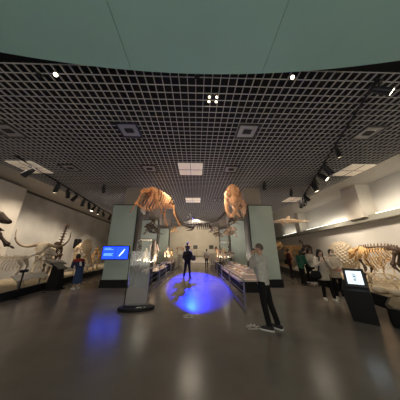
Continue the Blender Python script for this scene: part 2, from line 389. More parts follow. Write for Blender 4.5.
def skull(parent, m, base, d, L, hgt, wid, jaw_open=.18, horns=None, tusks=None, beak=False, voxel=None):
    """skull from neck joint 'base' along unit direction d"""
    base = V(base); d = V(d).normalized(); s = d.cross(V((0, 0, 1))).normalized(); u = s.cross(d)
    P = lambda a, b, c: base + d * a * L + s * b * wid + u * c * hgt
    q = MB()
    q.loft([P(-.05, 0, .0), P(.05, 0, .06), P(.2, 0, .12), P(.36, 0, .12), P(.5, 0, .02), P(.72, 0, -.08), P(.92, 0, -.14), P(1., 0, -.18)],
           [(wid * .22, hgt * .22), (wid * .4, hgt * .38), (wid * .5, hgt * .46), (wid * .52, hgt * .42), (wid * .36, hgt * .34), (wid * .27, hgt * .25), (wid * .24 if not beak else wid * .1, hgt * .17), (wid * .12, hgt * .07)], 14, up=u)
    for k in (-1, 1):
        q.loft([P(.1, k * .42, -.02), P(.28, k * .6, -.14), P(.48, k * .48, -.14), P(.6, k * .28, -.1)], [wid * .07, wid * .09, wid * .09, wid * .06], 8)
    cut = MB()
    for k in (-1, 1):
        cut.ball(P(.37, k * .5, .06), (wid * .17, wid * .17, hgt * .15)); cut.ball(P(.17, k * .52, .02), (wid * .13, wid * .13, hgt * .15))
    cut.ball(P(.99, 0, -.02), (wid * .13, wid * .13, hgt * .12))
    v = voxel or max(.012, L / 45)
    o = q.build('skull', m, parent, remesh=v, carve=cut)
    j = MB(); dj = (d - u * jaw_open * 2.2).normalized(); uj = s.cross(dj); b0 = P(.1, 0, -.3)
    for k in (-1, 1):
        j.loft([b0 + s * k * wid * .42 + u * hgt * .15, b0 + s * k * wid * .42 - uj * hgt * .06, b0 + dj * L * .35 + s * k * wid * .33 - uj * hgt * .12, b0 + dj * L * .72 + s * k * wid * .16 - uj * hgt * .12, b0 + dj * L * .85 - uj * hgt * .09],
               [(wid * .04, hgt * .07), (wid * .05, hgt * .13), (wid * .06, hgt * .1), (wid * .08, hgt * .07), (wid * .1, hgt * .06)], 8, up=u)
    j.build('lower_jaw', m, parent, remesh=v)
    for k in (-1, 1):
        if horns: MB().loft(curve_pts([P(.22, k * .35, .3)] + [P(.22, 0, .3) + s * k * a + u * b + d * c for a, b, c in horns[0]], 16), [horns[1] * (1 - .85 * i / 15) for i in range(16)], 10).build('horn', horns[2], parent)
        if tusks: MB().loft(curve_pts([P(.8, k * .3, -.2)] + [P(.8, k * .3, -.2) + s * k * a + u * b + d * c for a, b, c in tusks[0]], 14), [tusks[1] * (1 - .7 * i / 13) for i in range(14)], 8).build('tusk', tusks[2], parent)
    return o
def quadruped(name, label, loc, rz, Hs, L, m, neck=((.3, .2), (.5, .25)), sk=(.5, .3, .25), skd=(1, 0, -.25), tail=.5, ribs=9, depth=.42, girth=.2, horns=None, tusks=None, hip=1., thick=1., mlegs=None, mhind=None, mspine=None, group=None, cat='skeleton', simple=False, tail_drop=.35):
    o = thing(name, label, cat, loc, rz, group); r = .03 * Hs * thick; ml = mlegs or m; mh = mhind or ml
    x0, x1 = -L / 2, L / 2; hz = Hs * hip
    vertebrae([(x0, 0, hz), (x0 * .4, 0, hz * 1.02 + .03 * Hs), (x1 * .4, 0, Hs * 1.04), (x1, 0, Hs)], 14, r * 1.1, r * 1.2, 'spine', mspine or m, o)
    nk = [(x1, 0, Hs)] + [(x1 + a, 0, Hs + b) for a, b in neck]
    vertebrae(nk, 8, r * 1.2, r * .9, 'neck', m, o, .7)
    skull(o, m, nk[-1], skd, *sk, horns=horns, tusks=tusks)
    if tail: vertebrae([(x0, 0, hz), (x0 - tail * .4, 0, hz - tail * tail_drop * .3), (x0 - tail, 0, hz - tail * tail_drop)], 10, r, r * .25, 'tail', mh, o, .5)
    for i in range(ribs):
        t = i / (ribs - 1); x = x1 * .92 - (x1 * .92 - x0 * .35) * t
        dp = Hs * depth * (.8 + .35 * math.sin(math.pi * min(1, t * 1.1 + .1))) * (1 - .35 * t * t); gi = Hs * girth * (.75 + .4 * math.sin(math.pi * (t * .8 + .15)))
        for k in (-1, 1): rib(o, m, (x, 0, Hs * 1.0), k, gi, dp, r * .42, -.12 * L)
    w = Hs * girth * .8
    for k in (-1, 1):
        MB().loft([(x1 * .6, k * w * .7, Hs * 1.04), (x1 * .8, k * w, Hs * .88), (x1 * .95, k * w, Hs * .7)], [(.008 * Hs, .09 * Hs), (.014 * Hs, .075 * Hs), (.02 * Hs, .035 * Hs)], 10, up=V((1, 0, 0))).build('shoulder_blade', m, o)
        b = MB(); j = [(x1 * .95, k * w, Hs * .7), (x1 * .95 - .09 * Hs, k * w, Hs * .45), (x1 * .95, k * w, Hs * .2), (x1 * .95 + .02 * Hs, k * w, .07 * Hs)]
        b.bone(j[0], j[1], r * .95).bone(j[1], j[2], r * .8).bone(j[2], j[3], r * .65).loft([j[3], (j[3][0] + .05 * Hs, k * w, .02 * Hs), (j[3][0] + .09 * Hs, k * w, 0.012 * Hs)], [r * .8, (r * 1.2, r * .7), (r * .9, r * .35)], 8)
        b.build('foreleg', ml, o)
        b = MB(); j = [(x0 + .02 * Hs, k * w * .8, hz * .92), (x0 + .14 * Hs, k * w, hz * .56), (x0 - .05 * Hs, k * w, hz * .27), (x0, k * w, .07 * Hs)]
        b.bone(j[0], j[1], r * 1.1).bone(j[1], j[2], r * .85).bone(j[2], j[3], r * .65).loft([j[3], (j[3][0] + .05 * Hs, k * w, .02 * Hs), (j[3][0] + .09 * Hs, k * w, .012 * Hs)], [r * .8, (r * 1.2, r * .7), (r * .9, r * .35)], 8)
        b.build('hind_leg', mh, o)
    p = MB()
    for k in (-1, 1): p.loft([(x0 + .16 * Hs, k * w * .6, hz * 1.03), (x0, k * w * .75, hz * .96), (x0 - .12 * Hs, k * w * .45, hz * .84)], [(.012 * Hs, .08 * Hs), (.02 * Hs, .05 * Hs), (.014 * Hs, .035 * Hs)], 10, up=V((1, 0, 0)))
    p.ball((x0, 0, hz * .97), (.06 * Hs, w * .6, .05 * Hs)).build('pelvis', mh, o)
    return o
def biped(name, label, loc, rz, h, m, lean=0., cat='skeleton', group=None, skl=.2, arms=((.1, -.05), (.25, .0)), tail=0., neck=.08, thick=1.):
    """upright skeleton facing +x"""
    o = thing(name, label, cat, loc, rz, group); r = .02 * h * thick; S = lambda z: lean * (z - .5) * h
    vertebrae([(0, 0, .5 * h), (S(.62) - .02 * h, 0, .62 * h), (S(.8), 0, .8 * h), (S(.86) + neck * h * .5, 0, (.8 + neck) * h)], 16, r * 1.1, r * .8, 'spine', m, o, .5)
    skull(o, m, (S(.86) + neck * h * .5, 0, (.8 + neck) * h), (1, 0, -.15), skl * h, skl * h * .75, skl * h * .6)
    for i in range(7):
        z = .79 - .028 * i
        for k in (-1, 1): rib(o, m, (S(z) - .02 * h, 0, z * h), k, h * (.075 + .012 * i if i < 4 else .11), h * .07, r * .32, .16 * h)
    p = MB().ball((0, 0, .5 * h), (.04 * h, .07 * h, .035 * h))
    for k in (-1, 1): p.loft([(-.02 * h, k * .04 * h, .56 * h), (0, k * .085 * h, .53 * h), (.02 * h, k * .06 * h, .46 * h)], [(.04 * h, .01 * h), (.03 * h, .014 * h), (.015 * h, .012 * h)], 8)
    p.build('pelvis', m, o)
    for k in (-1, 1):
        b = MB().bone((0, k * .06 * h, .49 * h), (.05 * h, k * .07 * h, .27 * h), r).bone((.05 * h, k * .07 * h, .27 * h), (-.01 * h, k * .07 * h, .05 * h), r * .8)
        b.loft([(-.03 * h, k * .07 * h, .03 * h), (.03 * h, k * .07 * h, .03 * h), (.1 * h, k * .075 * h, .008 * h)], [(r, r), (r * 1.2, r * .8), (r * 1.2, r * .3)], 8).build('leg', m, o)
        sh = V((S(.79), k * .12 * h, .785 * h)); el = sh + V((arms[0][0] * h, k * .03 * h, (arms[0][1] - .12) * h)); wr = el + V((arms[1][0] * h * .6, 0, (arms[1][1] - .03) * h))
        b = MB().bone(sh, el, r * .7).bone(el, wr, r * .6)
        for q in range(4): b.loft([wr, wr + V((.035 * h, (q - 1.5) * .012 * h, -.012 * h)), wr + V((.06 * h, (q - 1.5) * .016 * h, -.035 * h))], [r * .3, r * .25, r * .12], 5)
        b.loft([sh, V((S(.8) + .03 * h, k * .02 * h, .79 * h))], r * .35, 6).build('arm', m, o)
    if tail: vertebrae([(0, 0, .5 * h), (-.3 * tail, 0, .42 * h), (-tail, 0, .3 * h)], 12, r * 1.1, r * .25, 'tail', m, o, .4)
    return o
def wire(parent, a, b): MB().loft([a, b], .006, 5).build('wire', M_['cable'], parent)

# ------------------------------------------------------------------ hanging skeletons
def hang_ribs():
    o = thing('hanging_skeleton', 'orange ribcage skeleton with long tail hung from ceiling left of centre', 'skeleton', (-2.0, 7.0, 3.9)); m = M_['orange']
    fw = V((-.5, -.87, -.06)).normalized()     # chest turned half left
    sd = V((.87, -.5, 0)).normalized()
    P = lambda f, s, u: fw * f + sd * s + V((0, 0, u))
    vertebrae([P(.35, -.02, .16), P(.1, 0, .36), P(-.35, .02, .38), P(-.8, .1, .22), P(-1.1, .3, -.1)], 14, .06, .06, 'spine', m, o)
    for i in range(8):
        t = i / 7
        for k in (-1, 1): rib(o, m, P(.20 - 1.15 * t, .08 * t, .36 - .16 * t * t), k, .30 + .14 * math.sin(math.pi * (t * .8 + .2)), .80 + .18 * math.sin(math.pi * t) - .2 * t, .050, .30 + .1 * t, fw, .72)
    b = MB()
    for k in (-1, 1):
        b.loft([P(.16, k * .05, .32), P(.24, k * .22, .36), P(.26, k * .40, .26), P(.26, k * .46, .04), P(.3, k * .40, -.16)], [(.05, .04), (.13, .045), (.16, .05), (.10, .05), (.03, .03)], 10)
    b.build('shoulder_girdle', m, o, remesh=.018)
    MB().loft([P(.34, -.02, -.50), P(.30, 0, -.25), P(.24, 0, .1)], [(.03, .02), (.06, .03), (.04, .02)], 8).build('breastbone', m, o)
    b = MB().bone(P(.26, -.46, .08), P(.30, -.72, -.26), .04).bone(P(.30, -.72, -.26), P(.25, -.96, -.50), .03)
    for q in range(4): b.loft([P(.25, -.96, -.50), P(.25 + .03 * q, -1.08 + .02 * q, -.66 + .01 * q)], [.016, .006], 6)
    b.build('left_foreleg', m, o)
    b = MB().bone(P(.26, .46, .08), P(.35, .66, -.36), .052).bone(P(.35, .66, -.36), P(.3, .86, -.74), .042)
    for q in range(4): b.loft([P(.3, .86, -.74), P(.35, .86 + .05 * q, -.96 + .02 * q)], [.024, .008], 6)
    b.build('right_foreleg', m, o)
    for a, b, c, d in (((.85, .85, -.15), (.92, .70, -.62), (1.15, .60, -1.05), (1.25, .5, -1.25)), ((.45, 1.05, -.15), (.35, 1.1, -.6), (.5, 1.15, -1.0), (.55, 1.05, -1.2))):
        MB().bone(a, b, .045).bone(b, c, .036).loft([c, V(c).lerp(V(d), .5), d], [.03, .06, .03], 8).build('hind_leg', m, o)
    MB().ball((.65, .95, -.15), (.26, .16, .14)).build('pelvis', m, o)
    skull(o, M_['mid'], P(.40, .0, .06), (fw + V((0, 0, -1.5))), .60, .26, .28, .12)
    vertebrae([P(-1.1, .3, -.1), (.95, .95, -.5), (1.15, 1.15, -.92), (1.45, 1.45, -1.12), (1.75, 1.75, -1.1)], 30, .06, .022, 'tail', M_['mid'], o, .9)
    wire(o, P(.1, 0, .38), (P(.1, 0, .38).x, P(.1, 0, .38).y, 1.)); wire(o, P(-.75, .1, .25), (P(-.75, .1, .25).x, P(-.75, .1, .25).y, 1.))
hang_ribs()
def hang_skull():
    o = thing('hanging_skeleton', 'tan skeleton with gaping skull facing the camera, hung right of centre', 'skeleton', (1.68, 6.9, 3.95)); m = M_['hero']
    fw = V((-.22, -1, -1.15)).normalized(); s = V((1, -.22, 0)).normalized(); u = s.cross(fw); u = u if u.z > 0 else -u
    P = lambda a, b, c: fw * a + s * b + u * c
    q = MB()
    q.loft([P(-.55, 0, .12), P(-.45, 0, .16), P(-.25, 0, .18), P(.0, 0, .14), P(.25, 0, .06), P(.45, 0, 0), P(.58, 0, -.04), P(.63, 0, -.06)],
           [(.14, .14), (.25, .22), (.30, .25), (.28, .23), (.22, .19), (.19, .15), (.14, .1), (.06, .04)], 18, up=u)
    for k in (-1, 1):
        q.loft([P(-.5, k * .27, .02), P(-.3, k * .36, -.06), P(-.05, k * .33, -.07), P(.15, k * .24, -.04)], [.05, .065, .065, .05], 10)
        q.loft([P(-.2, k * .22, .33), P(0, k * .25, .28), P(.15, k * .2, .2)], [.04, .055, .03], 8)
    cut = MB()
    for k in (-1, 1):
        cut.loft([P(-.02, k * .20, .42), P(.0, k * .17, .2), P(.02, k * .13, -.06)], [.14, .12, .09], 12); cut.loft([P(.27, k * .15, .3), P(.28, k * .12, .12), P(.28, k * .10, -.04)], [.09, .08, .06], 12)
        cut.ball(P(-.25, k * .34, .1), (.12, .1, .12)); cut.loft([P(.7, k * .06, .0), P(.4, k * .06, .02)], [.04, .05], 10)
    q.build('skull', m, o, remesh=.016, carve=cut)
    for k in (-1, 1):
        tm = MB()
        for i in range(9):
            t = i / 8; a = .05 + .53 * t; b = k * (.22 - .11 * t * t)
            tm.loft([P(a, b, -.10 - .02 * t), P(a + .02, b, -.2 - .02 * math.sin(i * 2.))], [.020, .004], 6)
        tm.build('tooth_row', M_['pale'], o)
    jd = (V((-.16, -.05, -1.0))).normalized(); js = s; ju = js.cross(jd); ju = ju if ju.dot(u) > 0 else -ju
    b0 = P(-.36, 0, -.20); j = MB()
    for k in (-1, 1):
        p = [b0 + js * k * .27 + u * .1, b0 + js * k * .29 - ju * .02, b0 + jd * .4 + js * k * .27, b0 + jd * .75 + js * k * .19, b0 + jd * .98 + js * k * .08, b0 + jd * 1.04]
        j.loft(p, [(.04, .07), (.055, .12), (.06, .12), (.06, .10), (.07, .08), (.06, .06)], 10)
        jt = MB()
        for i in range(7):
            a = p[2].lerp(p[4], i / 6); jt.loft([a + ju * .05, a + ju * .16], [.018, .004], 6)
        jt.build('tooth_row', M_['pale'], o)
    j.build('lower_jaw', m, o, remesh=.016)
    vertebrae([P(-.5, 0, .1), V((.42, .85, .22)), V((.75, 1.5, .1)), V((.95, 2.2, -.45)), V((.2, 3.1, -1.0)), V((-.5, 4.0, -1.15))], 32, .08, .035, 'spine', M_['mid'], o, 1.)
    for i in range(7):
        t = i / 6; c = V((.50, 1.0, .22)).lerp(V((.95, 2.1, -.05)), t)
        for k in (-1, 1): rib(o, m, c, k, .30 + .07 * math.sin(math.pi * t), .62 - .15 * t, .028, .1, V((-.3, -1, 0)).normalized())
    wire(o, P(-.3, 0, .42), (P(-.3, 0, .42).x, P(-.3, 0, .42).y, .95)); wire(o, (.62, 1.2, .22), (.62, 1.2, .95))
hang_skull()
# dark long-bodied skeleton hanging between the two
o = thing('hanging_skeleton', 'dark brown long-necked skeleton hung in the middle beyond the other two', 'skeleton', (.45, 9.2, 2.95)); m = M_['brown']
vertebrae([(-2.0, 1.2, 1.15), (-1.6, .8, .5), (-1.0, .4, .12), (0, 0, .1), (.7, .1, .25), (1.3, .5, .8)], 34, .05, .04, 'spine', m, o)
for i in range(7):
    for k in (-1, 1): rib(o, m, (.34 - .11 * i, 0, .12), k, .26, .34, .024, -.06)
for k in (-1, 1):
    b = MB()
    for q in range(5): b.loft([(.35, k * .2, -.05), (.45 + .02 * q, k * .42, -.2), (.3 + .1 * q, k * .72, -.34)], [.04, .03, .012], 6)
    b.build('front_flipper', m, o)
    b = MB()
    for q in range(5): b.loft([(-.55, k * .18, -.02), (-.6 - .02 * q, k * .36, -.15), (-.75 - .08 * q, k * .6, -.25)], [.035, .025, .01], 6)
    b.build('rear_flipper', m, o)
skull(o, m, (1.3, .5, .8), (.3, -.9, -.1), .35, .2, .2)
wire(o, (0, 0, .2), (0, 0, 1.95)); wire(o, (1.1, .4, .6), (1.1, .4, 1.95))
# smaller hanging skeletons over the left island
def hang_fish(name, label, loc, rz, L, m, cat='skeleton'):
    o = thing(name, label, cat, loc, rz)
    vertebrae([(L * .3, 0, .05), (0, 0, .1), (-L * .4, 0, 0), (-L * .65, 0, -.12)], 22, .05 * L, .018 * L, 'spine', m, o)
    skull(o, m, (L * .3, 0, .04), (1, 0, -.12), .42 * L, .2 * L, .2 * L, .1)
    for i in range(8):
        for k in (-1, 1): rib(o, m, (L * (.24 - .06 * i), 0, .06), k, .13 * L, .24 * L, .014 * L, -.06)
    for k in (-1, 1):
        b = MB()
        for q in range(4): b.loft([(.2 * L, k * .1 * L, -.05 * L), (.15 * L - .03 * q * L, k * .28 * L, -.2 * L), (.05 * L - .06 * q * L, k * .4 * L, -.26 * L)], [.022 * L, .016 * L, .006 * L], 6)
        b.build('flipper', m, o)
    wire(o, (0, 0, .1), (0, 0, H - loc[2]))
hang_fish('hanging_skeleton', 'small dark sea-reptile skeleton hung above the left island, left one', (-3.0, 11.0, 3.4), R(-60), 1.0, M_['mid'])
hang_fish('hanging_skeleton', 'small brown sea-reptile skeleton hung above left island, nearer the walkway', (-1.55, 11.4, 3.0), R(-75), .95, M_['ochre'])
hang_fish('hanging_skeleton', 'dark skeleton hung above the right island beside the second column', (2.6, 11.3, 3.6), R(-110), 1.1, M_['brown'])
hang_fish('hanging_skeleton', 'small brown skeleton hung low over far end of right island', (1.9, 13.5, 2.85), R(-140), 1.0, M_['mid'])
hang_fish('hanging_skeleton', 'tiny dark winged skeleton high in the middle below the far lamp panel', (-.45, 11.5, 3.95), R(-90), .8, M_['darksteel'])
hang_fish('hanging_skeleton', 'dark brown big-flippered skeleton hung low beside the second left column', (-2.35, 8.9, 2.75), R(-100), 1.35, M_['brown'])
hang_fish('hanging_skeleton', 'dark big-flippered skeleton hung low beside the second right column', (1.95, 9.6, 2.7), R(-75), 1.3, M_['mid'])
# dolphin-like model
o = thing('dolphin_model', 'pale orange long-snouted dolphin model hung right of the right column', 'animal model', (6.35, 10.9, 3.5), R(178))
q = MB().loft([(1.0, 0, -.02), (.88, 0, 0), (.62, 0, .02), (.4, 0, .04), (0, 0, .04), (-.5, 0, .02), (-1.0, 0, 0), (-1.25, 0, 0)], [(.02, .02), (.045, .045), (.08, .08), (.14, .14), (.17, .17), (.13, .13), (.05, .06), (.02, .03)], 16)
q.build('body', M_['tanfish'], o, remesh=.02)
for k in (-1, 1):
    MB().loft([(.35, k * .12, -.02), (.2, k * .3, -.16), (.08, k * .4, -.22)], [(.02, .1), (.015, .07), (.005, .02)], 10, up=V((1, 0, 0))).build('flipper', M_['tanfish'], o)
    MB().loft([(-1.2, 0, 0), (-1.35, k * .16, 0), (-1.45, k * .3, 0)], [(.06, .02), (.06, .015), (.02, .005)], 10).build('tail_fluke', M_['tanfish'], o)
MB().loft([(.0, 0, .18), (-.12, 0, .29), (-.22, 0, .34)], [(.02, .12), (.012, .08), (.004, .02)], 10, up=V((1, 0, 0))).build('dorsal_fin', M_['tanfish'], o)
MB().loft([(1.0, 0, -.1), (.8, 0, -.08), (.55, 0, -.05)], [(.02, .015), (.035, .02), (.05, .03)], 10).build('lower_jaw', M_['tanfish'], o)
wire(o, (.3, 0, .17), (.3, 0, H - 3.5)); wire(o, (-.5, 0, .13), (-.5, 0, H - 3.5))

# ------------------------------------------------------------------ left display
ZL = .24
biped('sloth_skeleton', 'dark brown upright skeleton towering at the left edge of the left display', (-7.78, 5.75, ZL), R(25), 2.95, M_['brown'], .22, arms=((.10, .0), (.22, -.12)), skl=.22, neck=.05, thick=1.9)
quadruped('mammal_skeleton', 'pale yellowish low skeleton below the dark upright one, left edge', (-7.5, 7.0, ZL), R(20), 1.05, 1.2, M_['pale'], sk=(.45, .3, .24), girth=.24)
quadruped('buffalo_skeleton', 'pale skeleton with huge spreading horns in the left display', (-8.1, 9.35, ZL), R(-58), 1.55, 1.4, M_['pale'], neck=((.2, .02), (.42, .0)), sk=(.78, .44, .42), skd=(1, 0, -.45), ribs=9,
          tail=.2, horns=(((.28, -.02, 0), (.52, -.08, .02), (.78, .02, .05), (.96, .32, .05), (.98, .72, .0)), .10, mat('tan_horn', (.52, .41, .29), .5, c2=(.22, .16, .11), nscale=2)))
# long neck browser, dark
quadruped('giraffe_skeleton', 'dark long-necked skeleton rearing up behind the huge-horned one', (-9.15, 11.15, ZL), R(-35), 1.6, 1.05, M_['brown'], neck=((.14, .42), (.3, .9), (.42, 1.25)), sk=(.42, .2, .18), skd=(1, 0, -.1), tail=.3, ribs=8, girth=.16, thick=1.7)
quadruped('elephant_skeleton', 'large cream big-headed skeleton near the far end of left display', (-8.1, 12.2, ZL), R(-50), 1.7, 1.5, M_['cream'], neck=((.2, .05), (.35, .02)), sk=(.75, .85, .6), skd=(1, 0, -.75), thick=1.4, girth=.26, tail=.4,
          tusks=(((.05, -.3, .3), (.05, -.35, .7)), .06, M_['pale']))
quadruped('mammal_skeleton', 'ochre low skeleton just left of the left green column', (-7.9, 13.6, ZL), R(-60), 1.15, 1.3, M_['ochre'], sk=(.5, .35, .28), girth=.24)
quadruped('mammal_skeleton', 'small cream skeleton at low platform between big-headed one and column', (-7.45, 12.6, ZL), R(-75), .7, .9, M_['cream'], sk=(.35, .24, .2), girth=.24)
box(-.02, .02, -.35, .35, 0, 1.1)
o = thing('wall_speaker', 'black box speaker on the wall at far end of left display', 'speaker', (Lw(14.6) + .14, 14.6, 1.75), R(0))
box(-.13, .13, -.28, .28, 0, .75).build('cabinet', M_['black'], o, smooth=False, bevel=.015)
MB().box(.131, .14, -.24, .24, .05, .7).build('grille', M_['blackm'], o, smooth=False)
def label_stand(loc, rz, w, h, d, label, m=None):
    o = thing('label_stand', label, 'label stand', loc, rz, 'exhibit label stands')
    T = Matrix.Translation((0, 0, h)) @ Matrix.Rotation(R(28), 4, 'Y')
    MB().box(-d / 2, d / 2, -w / 2, w / 2, -.015, .015, T).build('board', M_['white'], o, smooth=False)
    MB().box(-d / 2 + .02, d / 2 - .02, -w / 2 + .03, w / 2 - .03, .0155, .019, T).build('printed_sheet', m or M_['paper'], o, smooth=False)
    for k in (-1, 1): MB().box(-.015, .015, k * w * .32 - .015, k * w * .32 + .015, 0, h - .016).build('leg', M_['darksteel'], o, smooth=False)
label_stand((-6.6, 7.2, ZL), R(-6), 1.2, .36, .34, 'low white label stand in the left display below the huge-horned skeleton')
label_stand((-6.85, 9.5, ZL), R(-6), 1.1, .38, .34, 'low white label stand in left display beside the visitor in red')
label_stand((-7.0, 11.2, ZL), R(-6), .9, .40, .34, 'low white label stand in left display beyond the visitor in red')
label_stand((-7.15, 8.9, ZL), R(-6), 1.0, .75, .5, 'grey information board on posts left of the visitor in red', mat('grey_print', (.34, .33, .30), .6, noise=.3, nscale=12))
# dark post and reading kiosk at the left display
o = thing('barrier_post', 'slim black post at the front of left display near picture edge', 'post', (-6.12, 6.35, 0))
MB().loft([(0, 0, 0), (0, 0, .02)], .12, 20).build('base', M_['blackm'], o, smooth='auto')
MB().loft([(0, 0, .02), (0, 0, .84)], .025, 10).build('pole', M_['blackm'], o)
MB().box(-.06, .06, -.1, .1, .84, .93).build('head', M_['blackm'], o, smooth=False)
o = thing('reading_stand', 'black slanted reading stand before the left display, below the horned skull', 'information stand', (-6.02, 7.75, 0), R(0))
MB().prism([(-.3, -.22), (.3, -.22), (.3, .22), (-.3, .22)], 0, .04).build('foot', M_['black'], o, smooth=False)
q = MB(); a = [(-.24, -.18, .04), (.24, -.18, .04), (.24, .18, .04), (-.24, .18, .04)]; b = [(-.2, -.1, 1.0), (.14, -.1, .78), (.14, .14, .78), (-.2, .14, 1.0)]
va = [q.bm.verts.new(p) for p in a]; vb = [q.bm.verts.new(p) for p in b]
q.bm.faces.new(va[::-1]); q.bm.faces.new(vb)
for i in range(4): q.bm.faces.new((va[i], va[(i + 1) % 4], vb[(i + 1) % 4], vb[i]))
q.build('body', M_['black'], o, smooth=False)
T = Matrix.Translation((-.02, .02, .905)) @ Matrix.Rotation(R(33), 4, 'Y')
MB().box(-.24, .24, -.26, .26, 0, .03, T).build('panel_frame', M_['black'], o, smooth=False)
MB().box(-.21, .21, -.22, .22, .031, .036, T).build('panel', mat('panel_grey', (.32, .31, .28), .35), o, smooth=False)

# ------------------------------------------------------------------ right display
ZR = .30
quadruped('mammal_skeleton', 'large skeleton with orange ribs and dark hindquarters in the right display', (7.15, 6.45, ZR), R(112), 1.36, 1.12, M_['ochre'], neck=((.08, -.04), (.15, -.12)), sk=(.42, .32, .28), skd=(1, 0, -.9), tail=.8, ribs=10, depth=.5, girth=.22, thick=1.2, mlegs=M_['brown'], mhind=M_['brown'], mspine=M_['mid'], tail_drop=.1)
# domed cream carapace animal
o = thing('armadillo_skeleton', 'big cream skeleton with bumpy domed shell behind the two women', 'skeleton', (7.3, 8.25, ZR), R(165))
q = MB().ball((0, 0, 1.0), (.56, .52, .68), 28, 16)
for i in range(240):
    a = i * 2.39996; z = 1 - 1.5 * (i + .5) / 240; rr = math.sqrt(max(0, 1 - z * z))
    q.ball((.56 * rr * math.cos(a), .52 * rr * math.sin(a), 1.0 + .68 * z), .055, 6, 4)
q.build('shell', M_['pale'], o)
skull(o, M_['cream'], (.6, 0, .75), (1, 0, -.5), .48, .36, .3)
vertebrae([(-.6, 0, .8), (-.95, 0, .6), (-1.25, 0, .35)], 9, .08, .035, 'tail', M_['cream'], o)
for sx in (-1, 1):
    for k in (-1, 1):
        MB().bone((sx * .4, k * .3, .7), (sx * .42 + .06, k * .33, .36), .06).bone((sx * .42 + .06, k * .33, .36), (sx * .42, k * .33, .08), .05).loft([(sx * .42, k * .33, .08), (sx * .42 + .16, k * .33, .02)], [(.07, .06), (.07, .02)], 8).build('foreleg' if sx > 0 else 'hind_leg', M_['cream'], o)
quadruped('mammal_skeleton', 'cream upright-necked skeleton right of the domed shell', (8.1, 7.3, ZR), R(-110), .95, .75, M_['cream'], neck=((.12, .2), (.28, .32)), sk=(.36, .24, .2), ribs=8, girth=.22, tail=.5)
for x, y, rz, hh, m, l in ((6.35, 5.9, 140, .5, 'cream', 'small pale skeleton on the sand right behind the kiosk, nearest'), (6.7, 4.9, 200, .5, 'pale', 'small pale skeleton on the sand at lower right corner of display'),
                           (6.25, 6.7, 120, .5, 'cream', 'small cream skeleton on the sand under the orange-ribbed one'), (6.35, 7.95, 110, .4, 'pale', 'small pale skeleton on the sand below the domed shell'),
                           (7.7, 10.3, 200, .85, 'cream', 'medium cream skeleton behind the pair of dark-haired visitors'), (8.2, 11.6, 170, .8, 'ochre', 'medium ochre skeleton far along right display behind green-jacketed visitor')):
    quadruped('mammal_skeleton', l, (x, y, ZR), R(rz), hh, hh * 1.2, M_[m], neck=((hh * .15, hh * .1), (hh * .3, hh * .12)), sk=(hh * .42, hh * .26, hh * .22), ribs=6, girth=.24, tail=hh * .7)
o = thing('loose_skull', 'brown skull on a small stand under the orange-ribbed skeleton', 'skull', (7.0, 5.55, ZR), R(160))
MB().loft([(0, 0, 0), (0, 0, .03)], .12, 16).build('stand_base', M_['blackm'], o, smooth='auto'); MB().loft([(0, 0, .03), (0, 0, .5)], .015, 8).build('stand_rod', M_['blackm'], o)
skull(o, M_['mid'], (-.1, 0, .58), (1, 0, -.2), .36, .3, .28)
biped('human_skeleton', 'pale upright skeleton behind the two dark-haired visitors', (8.7, 10.0, ZR), R(200), 1.75, M_['pale'], skl=.14)
quadruped('dinosaur_skeleton', 'thin dark long-legged skeleton far along the right display', (8.7, 12.9, ZR), R(215), 1.55, 1.0, M_['brown'], neck=((.15, .25), (.35, .42)), sk=(.4, .2, .16), ribs=7, girth=.14, tail=.8, tail_drop=.1, thick=.8)
quadruped('mammal_skeleton', 'orange rounded skeleton just right of the right column', (8.2, 13.9, ZR), R(190), 1.5, 1.3, M_['ochre'], sk=(.6, .5, .4), girth=.26, thick=1.3)
label_stand((5.95, 8.0, ZR), R(190), 1.3, .28, .3, 'low white label stand at the front of right display')
label_stand((6.35, 10.0, ZR), R(190), 1.3, .28, .3, 'low white label stand in right display behind the green-jacketed visitor')

for x, y, sc_, l in ((5.75, 5.5, 2., 'pale fossil skull on the sand just behind the kiosk, left one'), (5.85, 5.12, 2., 'pale fossil skull on the sand just behind the kiosk, right one'), (5.85, 6.35, 1.8, 'small pale fossil skull on the sand behind the other two')):
    q = MB(); q.ball((0, 0, .055 * sc_), (.09 * sc_, .07 * sc_, .055 * sc_)).loft([(.04 * sc_, 0, .05 * sc_), (.14 * sc_, 0, .035 * sc_), (.19 * sc_, 0, .022 * sc_)], [(.05 * sc_, .045 * sc_), (.035 * sc_, .03 * sc_), (.015 * sc_, .012 * sc_)], 10)
    cu = MB()
    for k_ in (-1, 1): cu.ball((.06 * sc_, k_ * .055 * sc_, .07 * sc_), .022 * sc_)
    tag(q.build('fossil_skull', M_['pale'], remesh=.012, loc=(x, y, ZR), carve=cu), l, 'fossil', 'fossil skulls on the right sand')
# touch kiosk, right
o = thing('touch_kiosk', 'black floor kiosk with a lit white screen at lower right', 'kiosk', (4.06, 4.34, 0), R(-40))
q = MB(); a = [(-.27, -.2, .0), (.17, -.2, .0), (.19, .28, .0), (-.27, .28, .0)]; b = [(-.36, -.26, .66), (.15, -.26, .66), (.2, .26, .84), (-.3, .26, .84)]
va = [q.bm.verts.new(p) for p in a]; vb = [q.bm.verts.new(p) for p in b]
q.bm.faces.new(va[::-1]); q.bm.faces.new(vb)
for i in range(4): q.bm.faces.new((va[i], va[(i + 1) % 4], vb[(i + 1) % 4], vb[i]))
q.build('pedestal', M_['black'], o, smooth=False, bevel=.01)
T = Matrix.Translation((-.05, -.02, .93)) @ Matrix.Rotation(R(-6), 4, 'X')
MB().box(-.20, .20, -.05, .06, -.215, .215, T).build('monitor', M_['blackm'], o, smooth=False, bevel=.012)
s = MB().box(-.148, .148, -.058, -.0515, -.145, .155, T).build('screen', M_['glowwhite'], o, smooth=False)
mk = mat('screen_grey_mark', (.10, .22, .30), .4)
q = MB()
